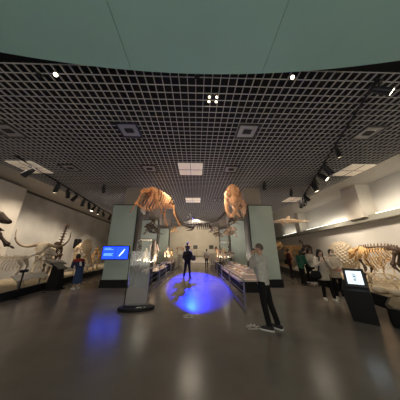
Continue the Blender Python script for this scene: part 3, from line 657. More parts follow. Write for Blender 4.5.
for i, (x, z, w, h) in enumerate(((0, .09, .03, .012), (0, .065, .05, .012), (-.015, .03, .012, .03), (.015, .03, .012, .03), (0, -.01, .04, .012), (-.012, -.05, .012, .03), (.014, -.05, .012, .03), (0, -.1, .1, .008))):
    q.box(x - w, x + w, -.061, -.059, z - h / 2, z + h / 2, T)
q.build('screen_writing', mk, s, smooth=False)
MB().box(-.2, .2, .31, .55, 0, .98).box(-.22, .22, .29, .57, .98, 1.02).build('side_cabinet', M_['black'], o, smooth=False)

# ------------------------------------------------------------------ blue monitor on left column
o = thing('wall_monitor', 'blue lit double screen in front of the left green column', 'screen', (-3.72, 7.9, 1.17), R(2))
box(-.60, .60, -.03, .04, 0, .62).build('housing', M_['blackm'], o, smooth=False, bevel=.008)
for k in (0, 1):
    x0, x1 = ((-.57, -.01), (.01, .57))[k]
    s = box(x0, x1, -.037, -.0305, .04, .58).build('screen', M_['screenblue'], o, smooth=False)
    q = MB()
    if k == 0:
        for i, (z, w) in enumerate(((.50, .30), (.44, .40), (.26, .42), (.22, .36), (.18, .4))): q.box(x0 + .06, x0 + .06 + w, -.040, -.0375, z, z + .018)
        q.build('screen_writing', M_['screenline'], s, smooth=False)
    else:
        q.loft([(x0 + .17, -.039, .16), (x0 + .30, -.039, .32), (x0 + .40, -.039, .47)], [(.004, .02), (.004, .035), (.004, .014)], 8)
        q.build('screen_picture', M_['screenmark'], s, smooth=False)
MB().box(-.08, .08, .041, .145, .2, .4).build('bracket', M_['blackm'], o, smooth=False)
# clear acrylic stand
o = thing('acrylic_sign_stand', 'clear acrylic panel standing on a black oval base, left of walkway', 'sign stand', (-1.68, 5.28, 0), R(6))
q = MB(); ring = [(.50 * math.cos(2 * math.pi * k / 40), .26 * math.sin(2 * math.pi * k / 40)) for k in range(40)]
q.prism(ring, 0, .075).build('base', M_['black'], o, smooth=False, bevel=.015)
box(-.30, .27, -.012, .012, .08, 1.57).build('panel', M_['acryl'], o, smooth=False)
MB().box(-.31, .28, -.03, .03, .0755, .105).build('clamp', M_['blackm'], o, smooth=False)
MB().loft([(-.34, .0, .076), (-.34, .0, 1.5)], .010, 8).build('pole', M_['blackm'], o)
MB().box(.02, .17, -.15, -.09, .0755, .082).build('base_label', M_['paper'], o, smooth=False)
MB().box(.22, .26, -.15, -.09, .0755, .084).build('base_mark', M_['sticker'], o, smooth=False)

# floor stickers
def sticker(x, y, rz, label):
    q = MB()
    for k in range(5):
        a = R(20 + 35 * k); T = Matrix.Translation((x + .1 * math.cos(a), y + .14 * math.sin(a), 0)) @ Matrix.Rotation(a + rz, 4, 'Z')
        q.box(-.055, .055, -.022, .022, .0005, .003, T)
    q.box(x - .13, x + .13, y - .07, y - .03, .0005, .003)
    tag(q.build('floor_sticker', M_['sticker'], smooth=False), label, 'floor sticker', 'white floor markings')
sticker(-.17, 4.72, 0, 'small white floor marking in front of the blue light pool')
sticker(1.25, 4.08, .2, 'small white floor marking left of the shoes of the man in grey')

# ------------------------------------------------------------------ islands
def island(x0, x1, y0, y1, z, name, label, m):
    o = thing(name, label, 'display table', ((x0 + x1) / 2, (y0 + y1) / 2, 0)); w = (x1 - x0) / 2; d = (y1 - y0) / 2
    box(-w + .05, w - .05, -d + .05, d - .05, 0, z - .06).build('base', M_['black'], o, smooth=False)
    box(-w, w, -d, d, z - .06, z).build('top', m, o, smooth=False)
    return o
pinkw = mat('blush_laminate', (.66, .54, .48), .5)
o = island(1.72, 2.56, 6.95, 11.9, .46, 'stepped_table', 'long white stepped specimen table along the right handrail', pinkw)
box(-.2, .41, -2.2, 2.42, .461, .62).build('step', pinkw, o, smooth=False)
box(.08, .405, -1.9, 2.40, .621, .80).build('step', pinkw, o, smooth=False)
island(1.85, 2.55, 13.8, 17.2, .6, 'specimen_table', 'white specimen table at the far end of right handrail', M_['white'])
island(-2.95, -2.0, 9.3, 12.2, .55, 'specimen_table', 'pale specimen table along the left handrail, nearer one', pinkw)
island(-2.85, -2.0, 13.8, 17.2, .6, 'specimen_table', 'pale specimen table along the left handrail, farther one', M_['white'])
cards = mat('card_white', (.85, .8, .74), .6)
def fossil(p, label, group, s, k):
    q = MB(); x, y, z = p
    if k % 3 == 0:
        T = Matrix.Translation((x, y, z + .04 * s + .004)) @ Matrix.Rotation(R(20), 4, 'X'); q.box(-.07 * s, .07 * s, -.06 * s, .06 * s, -.008, .008, T); n, m, c = 'label_card', cards, 'label card'
    elif k % 3 == 1:
        q.ball((x, y, z + .055 * s), (.09 * s, .07 * s, .055 * s)).ball((x + .05 * s, y, z + .05 * s), (.06 * s, .05 * s, .05 * s)); n, m, c = 'fossil_skull', M_['pale'], 'fossil'
        o = q.build(n, m, remesh=.012); return tag(o, label, c, group)
    else:
        pts = [(x + .09 * s * (1 - t / 30) * math.cos(t * .55), y + .09 * s * (1 - t / 30) * math.sin(t * .55), z + .036 * s) for t in range(26)]
        q.loft(pts, [.034 * s * (1 - t / 32) for t in range(26)], 8); n, m, c = 'fossil_shell', M_['ochre'], 'fossil'
    return tag(q.build(n, m), label, c, group)
kd = ('white label card', 'pale fossil skull', 'ochre coiled fossil')
k = 0
for row, (x, z, nm) in enumerate(((1.84, .461, 'lowest step'), (2.05, .621, 'middle step'), (2.34, .801, 'top step'))):
    for i in range(8):
        fossil((x, 7.35 + i * .56 + .1 * row, z), f'{kd[k % 3]} on {nm} of right stepped table, {ord_[i]} from near end', 'specimens on the right stepped table', 1., k); k += 1
    k += 1
for row, (x, nm) in enumerate(((-2.2, 'walkway side'), (-2.55, 'column side'))):
    for i in range(5):
        fossil((x, 9.6 + i * .55, .551), f'{kd[k % 3]} on nearer left table, {nm}, {ord_[i]} from near end', 'specimens on the left table', 1.2, k); k += 1
    k += 1
biped('human_skeleton', 'pinkish pale upright skeleton on the left island between the columns', (-2.82, 11.3, .551), R(-70), 1.75, mat('pink_bone', (.74, .56, .46), .6), skl=.15)
quadruped('mammal_skeleton', 'small orange skeleton on the far left specimen table', (-2.4, 16.4, .601), R(-80), .75, .8, M_['ochre'], sk=(.4, .26, .2), ribs=6)
for x, y, z, rz, hh, m, l in ((2.1, 10.9, .81, 200, .62, 'brown', 'dark brown small skeleton on the far top of right stepped table'), (2.2, 14.4, .601, 230, .9, 'mid', 'umber skeleton on the far right specimen table, near end'),
        (2.2, 16.2, .601, 250, .8, 'orange', 'orange skeleton on the far right specimen table, far end'), (-2.45, 9.7, .551, -60, .62, 'pale', 'pale small skeleton at near end of the nearer left table'), (-2.45, 14.2, .601, -75, .9, 'cream', 'cream skeleton at near end of the far left table')):
    quadruped('mammal_skeleton', l, (x, y, z), R(rz), hh, hh * 1.05, M_[m], neck=((hh * .15, hh * .2), (hh * .3, hh * .3)), sk=(hh * .42, hh * .26, hh * .22), ribs=6, girth=.22, tail=hh * .6)
def showcase(x, y, h, label):
    o = thing('glass_showcase', label, 'showcase', (x, y, 0)); w = .34
    box(-w, w, -w, w, 0, .55).build('base', M_['black'], o, smooth=False)
    q = MB()
    for a, b, c, d in ((-w, w, -w, -w + .01), (-w, w, w - .01, w), (-w, -w + .01, -w + .011, w - .011), (w - .01, w, -w + .011, w - .011)): q.box(a, b, c, d, .551, h)
    q.build('glass_hood', M_['pane'], o, smooth=False)
    MB().box(-w, w, -w, w, h + .001, h + .03).build('lid', M_['blackm'], o, smooth=False)
    MB().box(-w + .06, w - .06, -w + .06, w - .06, h - .012, h - .001).build('case_light', M_['lampface'], o, smooth=False)
    lamp('AREA', (x, y, h - .03), (x, y, 0), 5, (1., .9, .75), size=.5)
showcase(-2.5, 8.5, 2.1, 'tall glass showcase left of walkway in front of the second column'); showcase(2.1, 12.45, 2.2, 'tall glass showcase on the right island beside the second column')
biped('bird_skeleton', 'pale standing bird-like skeleton inside the left glass showcase', (-2.5, 8.5, .552), R(-70), 1.2, M_['pale'], skl=.16)
biped('bird_skeleton', 'ochre standing bird-like skeleton inside the right glass showcase', (2.1, 12.45, .552), R(-110), 1.3, M_['ochre'], skl=.16)
o = thing('tusk_display', 'cream curved tusks on a dark stand beside the second right column', 'tusks', (1.95, 13.3, 0))
box(-.25, .25, -.2, .2, 0, .7).build('stand', M_['black'], o, smooth=False)
for k in (-1, 1): MB().loft(curve_pts([(k * .1, 0, .72), (k * .28, -.1, 1.0), (k * .3, -.1, 1.4), (k * .05, -.1, 1.75)], 14), [.07 - .004 * i for i in range(14)], 10).build('tusk', M_['cream'], o)
# far end: plinths, deer skeleton, wall monitors
def plinth(x, y, label, h=1.0):
    o = thing('white_plinth', label, 'plinth', (x, y, 0)); box(-.25, .25, -.25, .25, 0, h - .05).build('body', M_['white'], o, smooth=False); box(-.29, .29, -.29, .29, h - .049, h).build('top', M_['white'], o, smooth=False)
plinth(-1.75, 19.0, 'white plinth at the far left end of walkway', 1.1); plinth(1.9, 19.4, 'white plinth at the far right end of walkway', 1.2)
quadruped('deer_skeleton', 'orange brown skeleton on the white plinth at walkway end', (-1.75, 19.0, 1.101), R(20), .75, .8, M_['orange'], sk=(.4, .25, .2), ribs=6)
quadruped('mammal_skeleton', 'small pale skeleton by the far wall at end of walkway', (.5, 22.9, .621), R(170), .8, 1.0, M_['pale'], sk=(.4, .3, .24), ribs=6)
o = thing('display_bench', 'long white display bench in front of the far wall', 'display table', (.9, 22.9, 0))
box(-1.6, 1.6, -.35, .35, .5, .62).build('top', M_['white'], o, smooth=False); box(-1.5, 1.5, -.28, .28, 0, .499).build('base', M_['white'], o, smooth=False)
for x, l in ((-.1, 'small dark framed screen on the far wall, left one'), (2.2, 'small dark framed screen on the far wall, right one')):
    o = thing('wall_screen', l, 'wall panel', (x, YF - .04, 1.75)); box(-.3, .3, -.03, .038, 0, .5).build('frame', M_['black'], o, smooth=False); box(-.26, .26, -.036, -.031, .04, .46).build('panel', mat('panel_dark', (.08, .08, .07), .3), o, smooth=False)

# ------------------------------------------------------------------ people
def person(label, loc, rz, h, top, bottom, shoes, hair=None, hairstyle='short', lean=0., arms=None, legs=None, head=(0., 0.), mask=None, coat=0., skirt=0., hood=False, group=None, vox=.011, sit=None, scale_head=1., extra=None, sleeve=None, bulk=1.):
    """figure facing local +x. arms: per side (k=+1 left, -1 right) wrist target; legs: per side foot (x, y)"""
    o = thing('person', label, 'person', loc, rz, group); k1 = h / 1.72
    hip = V((0, 0, .90 * k1)); S = lambda z: V((lean * max(0, z - .9) * k1, 0, z * k1 if not lean else (.9 + max(z - .9, 0) * math.cos(math.atan(lean)) if z > .9 else z) * k1))
    if sit: hip = V((0, 0, 0)); S = lambda z: V((lean * (z - .9) * k1, 0, (z - .9) * k1))
    chest, neck, hd = S(1.25), S(1.46), S(1.61) + V((.02 * k1, 0, 0))
    sk = MB(); g = lambda *a: [x * k1 for x in a]
    up = V((0, 1, 0))
    # torso
    sk.loft([S(.86), S(.95), S(1.1), S(1.28), S(1.4), S(1.46)], [tuple(g(.15, .10)), tuple(g(.155, .105)), tuple(g(.13, .095)), tuple(g(.155, .11)), tuple(g(.13, .085)), tuple(g(.07, .06))], 16, up=V((1, 0, 0)))
    sk.cap_tube(S(1.42), S(1.55), .055 * k1, .052 * k1)
    hm = Matrix.Translation(hd) @ Matrix.Rotation(head[0], 4, 'Z') @ Matrix.Rotation(head[1], 4, 'Y') @ Matrix.Scale(k1 * scale_head, 4)
    sk.ball((-.005, 0, .025), (.098, .076, .105), 18, 12, hm); sk.ball((.03, 0, -.045), (.062, .056, .075), 14, 10, hm)
    sk.loft([hm @ V((.088, 0, .02)), hm @ V((.105, 0, -.012)), hm @ V((.116, 0, -.03)), hm @ V((.09, 0, -.038))], [.010 * k1, .012 * k1, .015 * k1, .008 * k1], 8)
    for k in (-1, 1): sk.ball((-.005, k * .077, .0), (.022, .012, .034), 10, 8, hm)
    tp = MB()
    ta = .017 * k1 * bulk
    tp.loft([S(.84 - coat), S(.92 - coat * .5), S(1.02), S(1.12), S(1.28), S(1.38), S(1.43), S(1.475)],
            [tuple(g(.175 + coat * .12, .125 + coat * .14)), tuple(g(.175 + coat * .05, .125 + coat * .06)), tuple(g(.165 * bulk, .12 * bulk)), tuple(g(.16 * bulk, .115 * bulk)), tuple(g(.18 * bulk, .13 * bulk)), tuple(g(.165, .105)), tuple(g(.125, .085)), tuple(g(.07, .068))], 18, up=V((1, 0, 0)))
    arms = arms or {}
    hands = {}
    for k in (-1, 1):
        sh = S(1.39) + V((0, k * .185 * k1, 0)); tgt = arms.get(k)
        wr = V(tgt) * k1 if tgt is not None else sh + V((.05, k * .06, -.53)) * k1
        if tgt is not None and sit: wr = V(tgt) * k1
        a, b = .29 * k1, .26 * k1; dv = wr - sh; L = min(dv.length, (a + b) * .985); dv.normalize(); wr = sh + dv * L
        ca = (a * a + L * L - b * b) / (2 * a * L); hint = V((-.35, k * .45, -.8)); pe = (hint - dv * hint.dot(dv)).normalized()
        el = sh + dv * a * ca + pe * a * math.sqrt(max(0, 1 - ca * ca))
        sk.cap_tube(sh, el, .048 * k1, .038 * k1); sk.cap_tube(el, wr, .038 * k1, .026 * k1)
        tp.cap_tube(sh, el, .072 * k1 * bulk, .056 * k1 * bulk); tp.cap_tube(el, el.lerp(wr, .93), .054 * k1 * bulk, .042 * k1 * bulk); tp.ball(sh, .078 * k1 * bulk)
        d = (wr - el).normalized(); pn = V((0, -k, 0)) - d * (V((0, -k, 0)).dot(d)); pn = pn.normalized() if pn.length > .1 else V((1, 0, 0)); sd = d.cross(pn)
        if sd.dot(V((1, 0, .4))) < 0: sd = -sd           # thumb side forward / up
        pc = wr + d * .055 * k1
        sk.loft([wr - d * .01 * k1, wr + d * .03 * k1, wr + d * .085 * k1], [tuple(g(.024, .02)), tuple(g(.040, .017)), tuple(g(.041, .015))], 10, up=pn)
        curl = .55 if tgt is None else 1.0
        for q, fl in enumerate((.070, .080, .075, .058)):
            b0 = wr + d * .08 * k1 + sd * (.028 - .019 * q) * k1; d1 = (d + pn * .25 * curl).normalized(); d2 = (d + pn * 1.0 * curl).normalized(); d3 = (d * .6 + pn * 1.5 * curl).normalized()
            p1 = b0 + d1 * fl * .45 * k1; p2 = p1 + d2 * fl * .32 * k1; p3 = p2 + d3 * fl * .25 * k1
            sk.loft([b0 - d * .02 * k1, b0, p1, p2, p3], [x * k1 for x in (.009, .0095, .0088, .008, .006)], 7)
        t0 = wr + d * .025 * k1 + sd * .03 * k1; t1 = t0 + (d * .6 + sd * .7 + pn * .3).normalized() * .04 * k1; t2 = t1 + (d + sd * .1 + pn * .5).normalized() * .035 * k1
        sk.loft([t0 - sd * .015 * k1, t0, t1, t2], [x * k1 for x in (.012, .012, .0105, .008)], 7)
        hands[k] = (wr + d * .09 * k1 + pn * .03 * k1, d, pn, sd)
    bt = MB(); sho = []
    legs = legs or {1: (.02, .10), -1: (-.02, -.10)}
    for k in (-1, 1):
        hp = hip + V((0, k * .085 * k1, 0))
        if sit:
            an = V(sit[k][1]) * k1; kn = V(sit[k][0]) * k1
        else:
            fx, fy = legs[k]; an = V((fx * k1, fy * k1, .075 * k1)); d = an - hp; kn = hp + d * .51 + V((.035 * k1, 0, 0))
        sk.cap_tube(hp, kn, .078 * k1, .05 * k1); sk.cap_tube(kn, an, .05 * k1, .032 * k1)
        foot = V((1, k * .18, 0)).normalized() if not sit else V((.7, 0, -.6)).normalized()
        sk.loft([an - foot * .05 * k1 - V((0, 0, .03 * k1)), an + foot * .05 * k1 - V((0, 0, .035 * k1)), an + foot * .14 * k1 - V((0, 0, .05 * k1))], [tuple(g(.03, .03)), tuple(g(.036, .026)), tuple(g(.03, .014))], 10)
        if not skirt:
            bt.cap_tube(hp, kn, .098 * k1, .068 * k1, 12)
            bt.loft([kn + (hp - kn).normalized() * .03 * k1, kn, kn.lerp(an, .5), kn.lerp(an, .98)], [.066 * k1, .068 * k1, .062 * k1, .056 * k1], 12)
        f0 = an.copy(); z0 = V((0, 0, -.075 * k1)); q = MB()
        base = an + z0
        q.loft([base - foot * .085 * k1 + V((0, 0, .04)) * k1, base - foot * .07 * k1 + V((0, 0, .045)) * k1, base + V((0, 0, .05)) * k1, base + foot * .08 * k1 + V((0, 0, .042)) * k1, base + foot * .15 * k1 + V((0, 0, .034)) * k1, base + foot * .185 * k1 + V((0, 0, .028)) * k1],
               [tuple(g(.02, .02)), tuple(g(.037, .040)), tuple(g(.042, .046)), tuple(g(.046, .038)), tuple(g(.042, .028)), tuple(g(.02, .014))], 14)
        q.cap_tube(base + V((0, 0, .05)) * k1, base + V((0, 0, .085)) * k1, .042 * k1, .04 * k1)
        so = q.build('shoe', shoes[0], o, remesh=.008)
        if shoes[1]:
            q = MB(); s2 = V((-foot.y, foot.x, 0)); pr = []
            for a_, w_ in ((-.09, .02), (-.075, .036), (0, .043), (.09, .048), (.155, .043), (.19, .02)): pr.append((a_, w_))
            ring = [base + foot * a_ * k1 + s2 * w_ * k1 for a_, w_ in pr] + [base + foot * a_ * k1 - s2 * w_ * k1 for a_, w_ in pr[::-1]]
            q.prism([(p.x, p.y) for p in ring], base.z, base.z + .024 * k1).build('sole', shoes[1], so, smooth=False)
    bt.loft([hip + V((0, 0, .10)) * k1, hip + V((0, 0, .03)) * k1, hip - V((0, 0, .06)) * k1, hip - V((0, 0, .11)) * k1], [tuple(g(.158, .112)), tuple(g(.170, .122)), tuple(g(.172, .122)), tuple(g(.10, .08))], 16, up=V((1, 0, 0)))
    if skirt: bt.loft([hip + V((0, 0, .05)) * k1, hip - V((-.01, 0, .25)) * k1, hip - V((-.02, 0, skirt)) * k1], [tuple(g(.165, .12)), tuple(g(.19, .155)), tuple(g(.22, .19))], 18, up=V((1, 0, 0)))
    sk.build('body', M_['skin'], o, remesh=vox)
    jk = tp.build('jacket' if coat or bulk > 1.05 else 'sweater', top, o, remesh=.015 * max(.6, k1))
    bt.build('skirt' if skirt else 'trousers', bottom, o, remesh=.015 * max(.6, k1))
    # face
    for k in (-1, 1):
        e = MB().ball((.082, k * .031, .022), (.012, .015, .010), 10, 8, hm).build('eye', M_['eyew'], o); MB().ball((.092, k * .031, .022), (.0045, .006, .006), 8, 6, hm).build('iris', M_['eyed'], e)
    if mask:
        MB().ball((.062, 0, -.052), (.052, .058, .048), 16, 10, hm).loft([hm @ V((-.005, -.083, .0)), hm @ V((.05, -.062, -.03)), hm @ V((.05, .062, -.03)), hm @ V((-.005, .083, .0))], .004, 6).build('face_mask', mask, o)
    else:
        MB().ball((.088, 0, -.066), (.008, .022, .006), 10, 6, hm).build('mouth', M_['lip'], o)
    hc = MB()
    if hairstyle == 'crop':
        hc.ball((-.014, 0, .038), (.098, .080, .103), 18, 12, hm)
    elif hairstyle == 'short':
        hc.ball((-.022, 0, .040), (.106, .090, .108), 18, 12, hm).ball((-.055, 0, -.02), (.062, .078, .085), 14, 10, hm)
        for k in (-1, 1): hc.ball((.0, k * .072, .035), (.06, .022, .06), 10, 8, hm)
    elif hairstyle == 'bob':
        hc.ball((-.022, 0, .042), (.110, .096, .110), 18, 12, hm).ball((-.055, 0, -.04), (.068, .092, .12), 14, 10, hm)
        for k in (-1, 1): hc.ball((.015, k * .078, -.02), (.05, .026, .10), 10, 8, hm)
        hc.ball((.06, 0, .075), (.045, .07, .035), 12, 8, hm)
    elif hairstyle == 'long':
        hc.ball((-.022, 0, .042), (.110, .096, .110), 18, 12, hm).loft([hm @ V((-.06, 0, .02)), hm @ V((-.085, 0, -.12)), hm @ V((-.09, 0, -.28)), hm @ V((-.08, 0, -.36))], [tuple(g(.095, .06)), tuple(g(.10, .05)), tuple(g(.09, .035)), tuple(g(.05, .015))], 14, up=V((1, 0, 0)))
        for k in (-1, 1): hc.loft([hm @ V((.02, k * .078, .05)), hm @ V((.01, k * .088, -.06)), hm @ V((.0, k * .092, -.22))], [.03 * k1, .03 * k1, .015 * k1], 8)
        hc.ball((.06, 0, .078), (.04, .066, .032), 12, 8, hm)
    hc.build('hair', hair or M_['hairb'], o, remesh=.010)
    bpy.context.view_layer.update()
    return o, hands, k1, S
def phone(o, hand, label, m=None):
    bpy.context.view_layer.update()
    p, d, pn, sd = hand; W = o.matrix_world
    q = MB(); x = sd; z = (d * .3 + pn).normalized(); x = (x - z * x.dot(z)).normalized(); y = z.cross(x)
    c = W @ p; rot = W.to_3x3(); X, Y, Z = rot @ x, rot @ y, rot @ z
    T = Matrix(((X.x, Y.x, Z.x, c.x), (X.y, Y.y, Z.y, c.y), (X.z, Y.z, Z.z, c.z), (0, 0, 0, 1)))
    r = thing('phone', label, 'phone', c)
    T = Matrix.Translation(-c) @ T
    MB().box(-.036, .036, -.075, .075, -.005, .004, T).build('case', M_['black'], r, smooth=False)
    MB().box(-.033, .033, -.07, .07, .0041, .006, T).build('screen', m or mat('phone_glass', (.03, .03, .04), .1), r, smooth=False)
# man in grey sweater
man, hands, k1, S = person('man in light grey sweater and black trousers holding up a phone', (1.56, 4.06, 0), R(138), 1.73, C_['grey'], C_['black'], (C_['charcoal'], M_['sole']), M_['hairg'], 'crop',
    arms={1: (.17, .05, 1.47), -1: (.20, -.02, 1.32)}, legs={1: (-.07, .10), -1: (-.19, -.10)}, head=(.15, .10), vox=.008, bulk=1.12)
phone(man, hands[1], 'dark phone held to his face by the man in grey sweater')
# parent with child on shoulders
par, ph, k1, S = person('adult in black seen from behind, carrying a child on the shoulders', (-.52, 10.5, 0), R(80), 1.74, C_['black'], C_['black'], (C_['black'], None), M_['hairb'], 'short',
    arms={1: (.16, .16, 1.36), -1: (.16, -.16, 1.36)}, legs={1: (.0, .20), -1: (.0, -.17)}, bulk=1.4)
person('small child in dark clothes riding on the shoulders of the adult in black', (-.52 - .11 * math.cos(R(80)), 10.5 - .11 * math.sin(R(80)), 1.53), R(80), 1.0, C_['charcoal'], C_['black'], (C_['charcoal'], None), M_['hairb'], 'short',
    arms={1: (.22, .09, .52), -1: (.22, -.09, .52)}, sit={1: ((.40, .19, -.03), (.46, .17, -.42)), -1: ((.40, -.19, -.03), (.46, -.17, -.42))}, scale_head=1.3, bulk=1.1, vox=.009)
o = thing('shoulder_bag', 'grey bag hanging at right side of the adult in black', 'bag', (-.16, 10.46, .98), R(80))
MB().loft([(0, 0, 0), (0, 0, .06), (0, 0, .24), (0, 0, .3)], [(.08, .05), (.15, .08), (.14, .07), (.1, .03)], 14, up=V((1, 0, 0))).build('pouch', C_['charcoal'], o)
MB().loft(curve_pts([(0, .12, .28), (.0, .17, .42), (.0, .22, .50)], 8), [(.02, .006)] * 8, 8).build('strap', C_['charcoal'], o)
# left visitor
vis, _, k1, S = person('visitor in red and navy jacket with long blue skirt at left display', (-5.1, 7.75, 0), R(150), 1.48, C_['navy'], C_['blue'], (C_['white'], M_['sole']), M_['hairb'], 'bob', lean=.55, arms={1: (.46, .13, .98), -1: (.44, -.12, .95)}, skirt=.62, bulk=1.12, head=(0, .3))
q = MB(); q.loft([S(1.24), S(1.32), S(1.40), S(1.455), S(1.485)], [(.19 * k1, .145 * k1), (.205 * k1, .15 * k1), (.20 * k1, .125 * k1), (.14 * k1, .1 * k1), (.08 * k1, .075 * k1)], 18, up=V((1, 0, 0)))
for k in (-1, 1): q.ball(S(1.39) + V((0, k * .185 * k1, 0)), .095 * k1)
q.build('red_yoke', C_['red'], vis, remesh=.014)
q = MB(); q.loft([S(1.02), S(1.1), S(1.26)], [(.10 * k1, .15 * k1), (.10 * k1, .15 * k1), (.09 * k1, .16 * k1)], 14, up=V((1, 0, 0))); q.build('white_panel', C_['white'], vis, remesh=.014)
# right visitors
person('visitor in dark maroon coat beside the right column, viewing the display', (5.95, 10.75, 0), R(-20), 1.66, C_['maroon'], C_['black'], (C_['black'], None), M_['hairb'], 'short', coat=.16, arms={1: (.2, .14, 1.1), -1: (.2, -.1, 1.1)}, bulk=1.12)
o = thing('shoulder_bag', 'dark bag at the side of the visitor in maroon coat', 'bag', (5.72, 10.62, .75), R(60))
MB().loft([(0, 0, 0), (0, 0, .05), (0, 0, .24), (0, 0, .28)], [(.1, .04), (.16, .07), (.14, .06), (.1, .02)], 14, up=V((1, 0, 0))).build('pouch', C_['black'], o)
MB().loft(curve_pts([(.12, 0, .27), (.1, .05, .5), (.02, .08, .62)], 8), [(.02, .006)] * 8, 8).build('strap', C_['black'], o)
gr, gh, k1, S = person('visitor in green jacket bending toward right display with phone', (5.25, 8.5, 0), R(15), 1.58, C_['green'], C_['black'], (C_['black'], None), M_['hairb'], 'bob', lean=.18, arms={1: (.3, .12, 1.0), -1: (.36, -.16, .98)}, bulk=1.22, coat=.05, head=(0, .2))
phone(gr, gh[-1], 'phone with bright screen in the hand of green-jacketed visitor', M_['glowwhite'])
person('black-jacketed visitor standing behind the one in light grey top', (5.95, 9.15, 0), R(-30), 1.70, C_['black'], C_['black'], (C_['black'], M_['sole']), M_['hairb'], 'short', arms={1: (.2, .14, 1.1), -1: (.2, -.14, 1.1)}, bulk=1.12)
person('dark-haired visitor in light grey top and black trousers, turned to right', (5.92, 8.72, 0), R(-75), 1.64, C_['lightgrey'], C_['black'], (C_['white'], M_['sole']), M_['hairb'], 'bob', arms={1: (.26, .1, 1.12), -1: (.24, -.12, 1.1)}, bulk=1.1, coat=.03)
wo, wh, k1, S = person('woman in off-white coat and black trousers holding phone up to her face', (4.45, 5.98, 0), R(-105), 1.60, C_['offwhite'], C_['black'], (C_['white'], M_['sole']), M_['hairb'], 'long', coat=.18, arms={1: (.24, .06, 1.36), -1: (.25, -.12, 1.30)}, bulk=1.16, legs={1: (.06, .16), -1: (-.05, -.1)}, head=(.1, .1))
phone(wo, wh[1], 'dark phone held to her face by the woman in off-white coat')
o = thing('shoulder_bag', 'large black bag on left hip of the woman in off-white coat', 'bag', (4.12, 5.9, .66), R(-105))
MB().loft([(0, 0, 0), (0, 0, .06), (0, 0, .22), (0, 0, .26)], [(.10, .05), (.17, .07), (.15, .06), (.10, .02)], 14, up=V((1, 0, 0))).build('pouch', C_['black'], o)
MB().loft(curve_pts([(.0, .10, .25), (.02, .15, .5), (.0, .2, .72)], 8), [(.02, .006)] * 8, 8).build('strap', C_['black'], o)
cr, ch, k1, S = person('masked short-haired visitor in cream coat right of the off-white-coat woman', (4.98, 6.12, 0), R(-110), 1.60, C_['beige'], C_['black'], (C_['white'], M_['sole']), M_['hairb'], 'short', coat=.12, arms={1: (.25, .06, 1.06), -1: (.26, -.1, 1.02)}, mask=C_['white'], bulk=1.16)
bpy.context.view_layer.update()
p = cr.matrix_world @ ch[1][0]
o = thing('brochure', 'reddish folded brochure held by the masked visitor in cream coat', 'brochure', (p.x, p.y, p.z), R(-110))
T = Matrix.Rotation(R(30), 4, 'Y'); MB().box(-.002, .06, -.09, .09, -.004, .004, T).box(.06, .14, -.088, .088, -.003, .003, T).build('cover', C_['pink'], o, smooth=False)
person('far visitor in light grey by the right end of walkway', (1.05, 16.6, 0), R(100), 1.66, C_['lightgrey'], C_['charcoal'], (C_['black'], None), M_['hairb'], 'short', bulk=1.1, vox=.014)

# ------------------------------------------------------------------ light
w = bpy.data.worlds.new('world'); sc.world = w; w.use_nodes = True
w.node_tree.nodes['Background'].inputs[0].default_value = (1., .92, .84, 1); w.node_tree.nodes['Background'].inputs[1].default_value = .24
# blue floor projector
o = thing('floor_projector', 'dark projector on the ceiling throwing the blue light pool', 'projector', (-.35, 16.2, H))
box(-.16, .16, -.2, .2, -.34, -.12).build('housing', M_['blackm'], o, smooth=False, bevel=.02); box(-.03, .03, -.03, .03, -.12, -.001).build('mount', M_['blackm'], o, smooth=False)
MB().loft([(0, -.201, -.25), (0, -.25, -.28)], .05, 14).build('lens', M_['bluelens'], o)
lamp('SPOT', (-.35, 15.8, 4.5), (-.05, 10.5, 0), 20000, (.003, .016, 1.), spot_size=R(36), spot_blend=.12, shadow_soft_size=.04, scale=(.62, 1, 1))
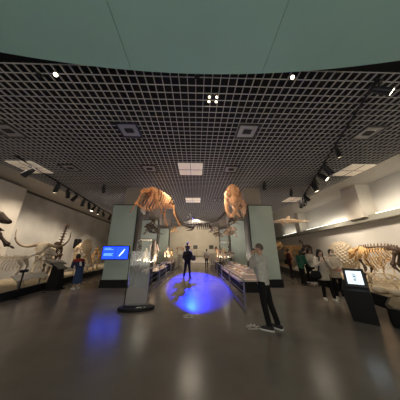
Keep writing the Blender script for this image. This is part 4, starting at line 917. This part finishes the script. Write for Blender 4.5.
# warm spots onto the hanging bones, and added fixtureless uplights brightening the ceiling
lamp('SPOT', (-3.4, 4.9, 4.75), (-2.0, 7., 3.8), 120, WARM2, spot_size=R(46), spot_blend=.6, shadow_soft_size=.05)
lamp('SPOT', (.1, 5.0, 4.75), (1.7, 6.8, 3.75), 95, WARM2, spot_size=R(44), spot_blend=.6, shadow_soft_size=.05)
lamp('SPOT', (-2.6, 5.6, .5), (-2.0, 7.2, 3.9), 40, WARM2, spot_size=R(50), spot_blend=1., shadow_soft_size=.2)
lamp('SPOT', (1.9, 5.6, .5), (1.9, 7.2, 3.85), 40, WARM2, spot_size=R(50), spot_blend=1., shadow_soft_size=.2)
for x in (-2.3, 2.0):
    for y in (9.5, 14.5):
        lamp('AREA', (x, y, 1.05), (x, y, 5), 75, (1., .84, .66), shape='RECTANGLE', size=.5, size_y=3)  # added soft uplight, no such fitting on the tables
for y in (8.5, 13, 18):  # added spots without fixtures, to brighten the back hall
    for x in (-1.2, 1.0):
        lamp('SPOT', (x, y - 1.5, 4.75), (x * 2.4, y + .5, .8), 115, (1., .84, .62), spot_size=R(75), spot_blend=.8, shadow_soft_size=.1)
lamp('SPOT', (0., 17.5, 4.7), (0., 24, 1.8), 900, WARM, spot_size=R(100), spot_blend=.8, shadow_soft_size=.1)
lamp('SPOT', (1.2, 8.2, 4.75), (2.2, 9.0, .6), 330, (1., .86, .72), spot_size=R(60), spot_blend=.7, shadow_soft_size=.08)
lamp('SPOT', (-1.3, 9.4, 4.75), (-2.5, 10.7, .8), 330, (1., .86, .72), spot_size=R(60), spot_blend=.7, shadow_soft_size=.08)
lamp('SPOT', (3.2, 4.0, 4.75), (4.7, 6.2, 1.0), 130, WARM, spot_size=R(50), spot_blend=.8, shadow_soft_size=.08)  # added spot that lifts the visitors by the right display
lamp('SPOT', (0, 18.5, 4.75), (0, 18., 0), 200, (1., .88, .76), spot_size=R(60), spot_blend=.9, shadow_soft_size=.1)  # added downlight, only to brighten the far walkway floor
# added unseen area light behind the camera, brightening the mint soffit
lamp('AREA', (0, -5.2, 1.2), (0, .6, 4.9), 165, (1., .93, .82), shape='RECTANGLE', size=9, size_y=2)
sc.view_settings.view_transform = 'Standard'; sc.view_settings.look = 'None'; sc.view_settings.gamma = 1; sc.view_settings.use_curve_mapping = False
sc.view_settings.exposure = .2
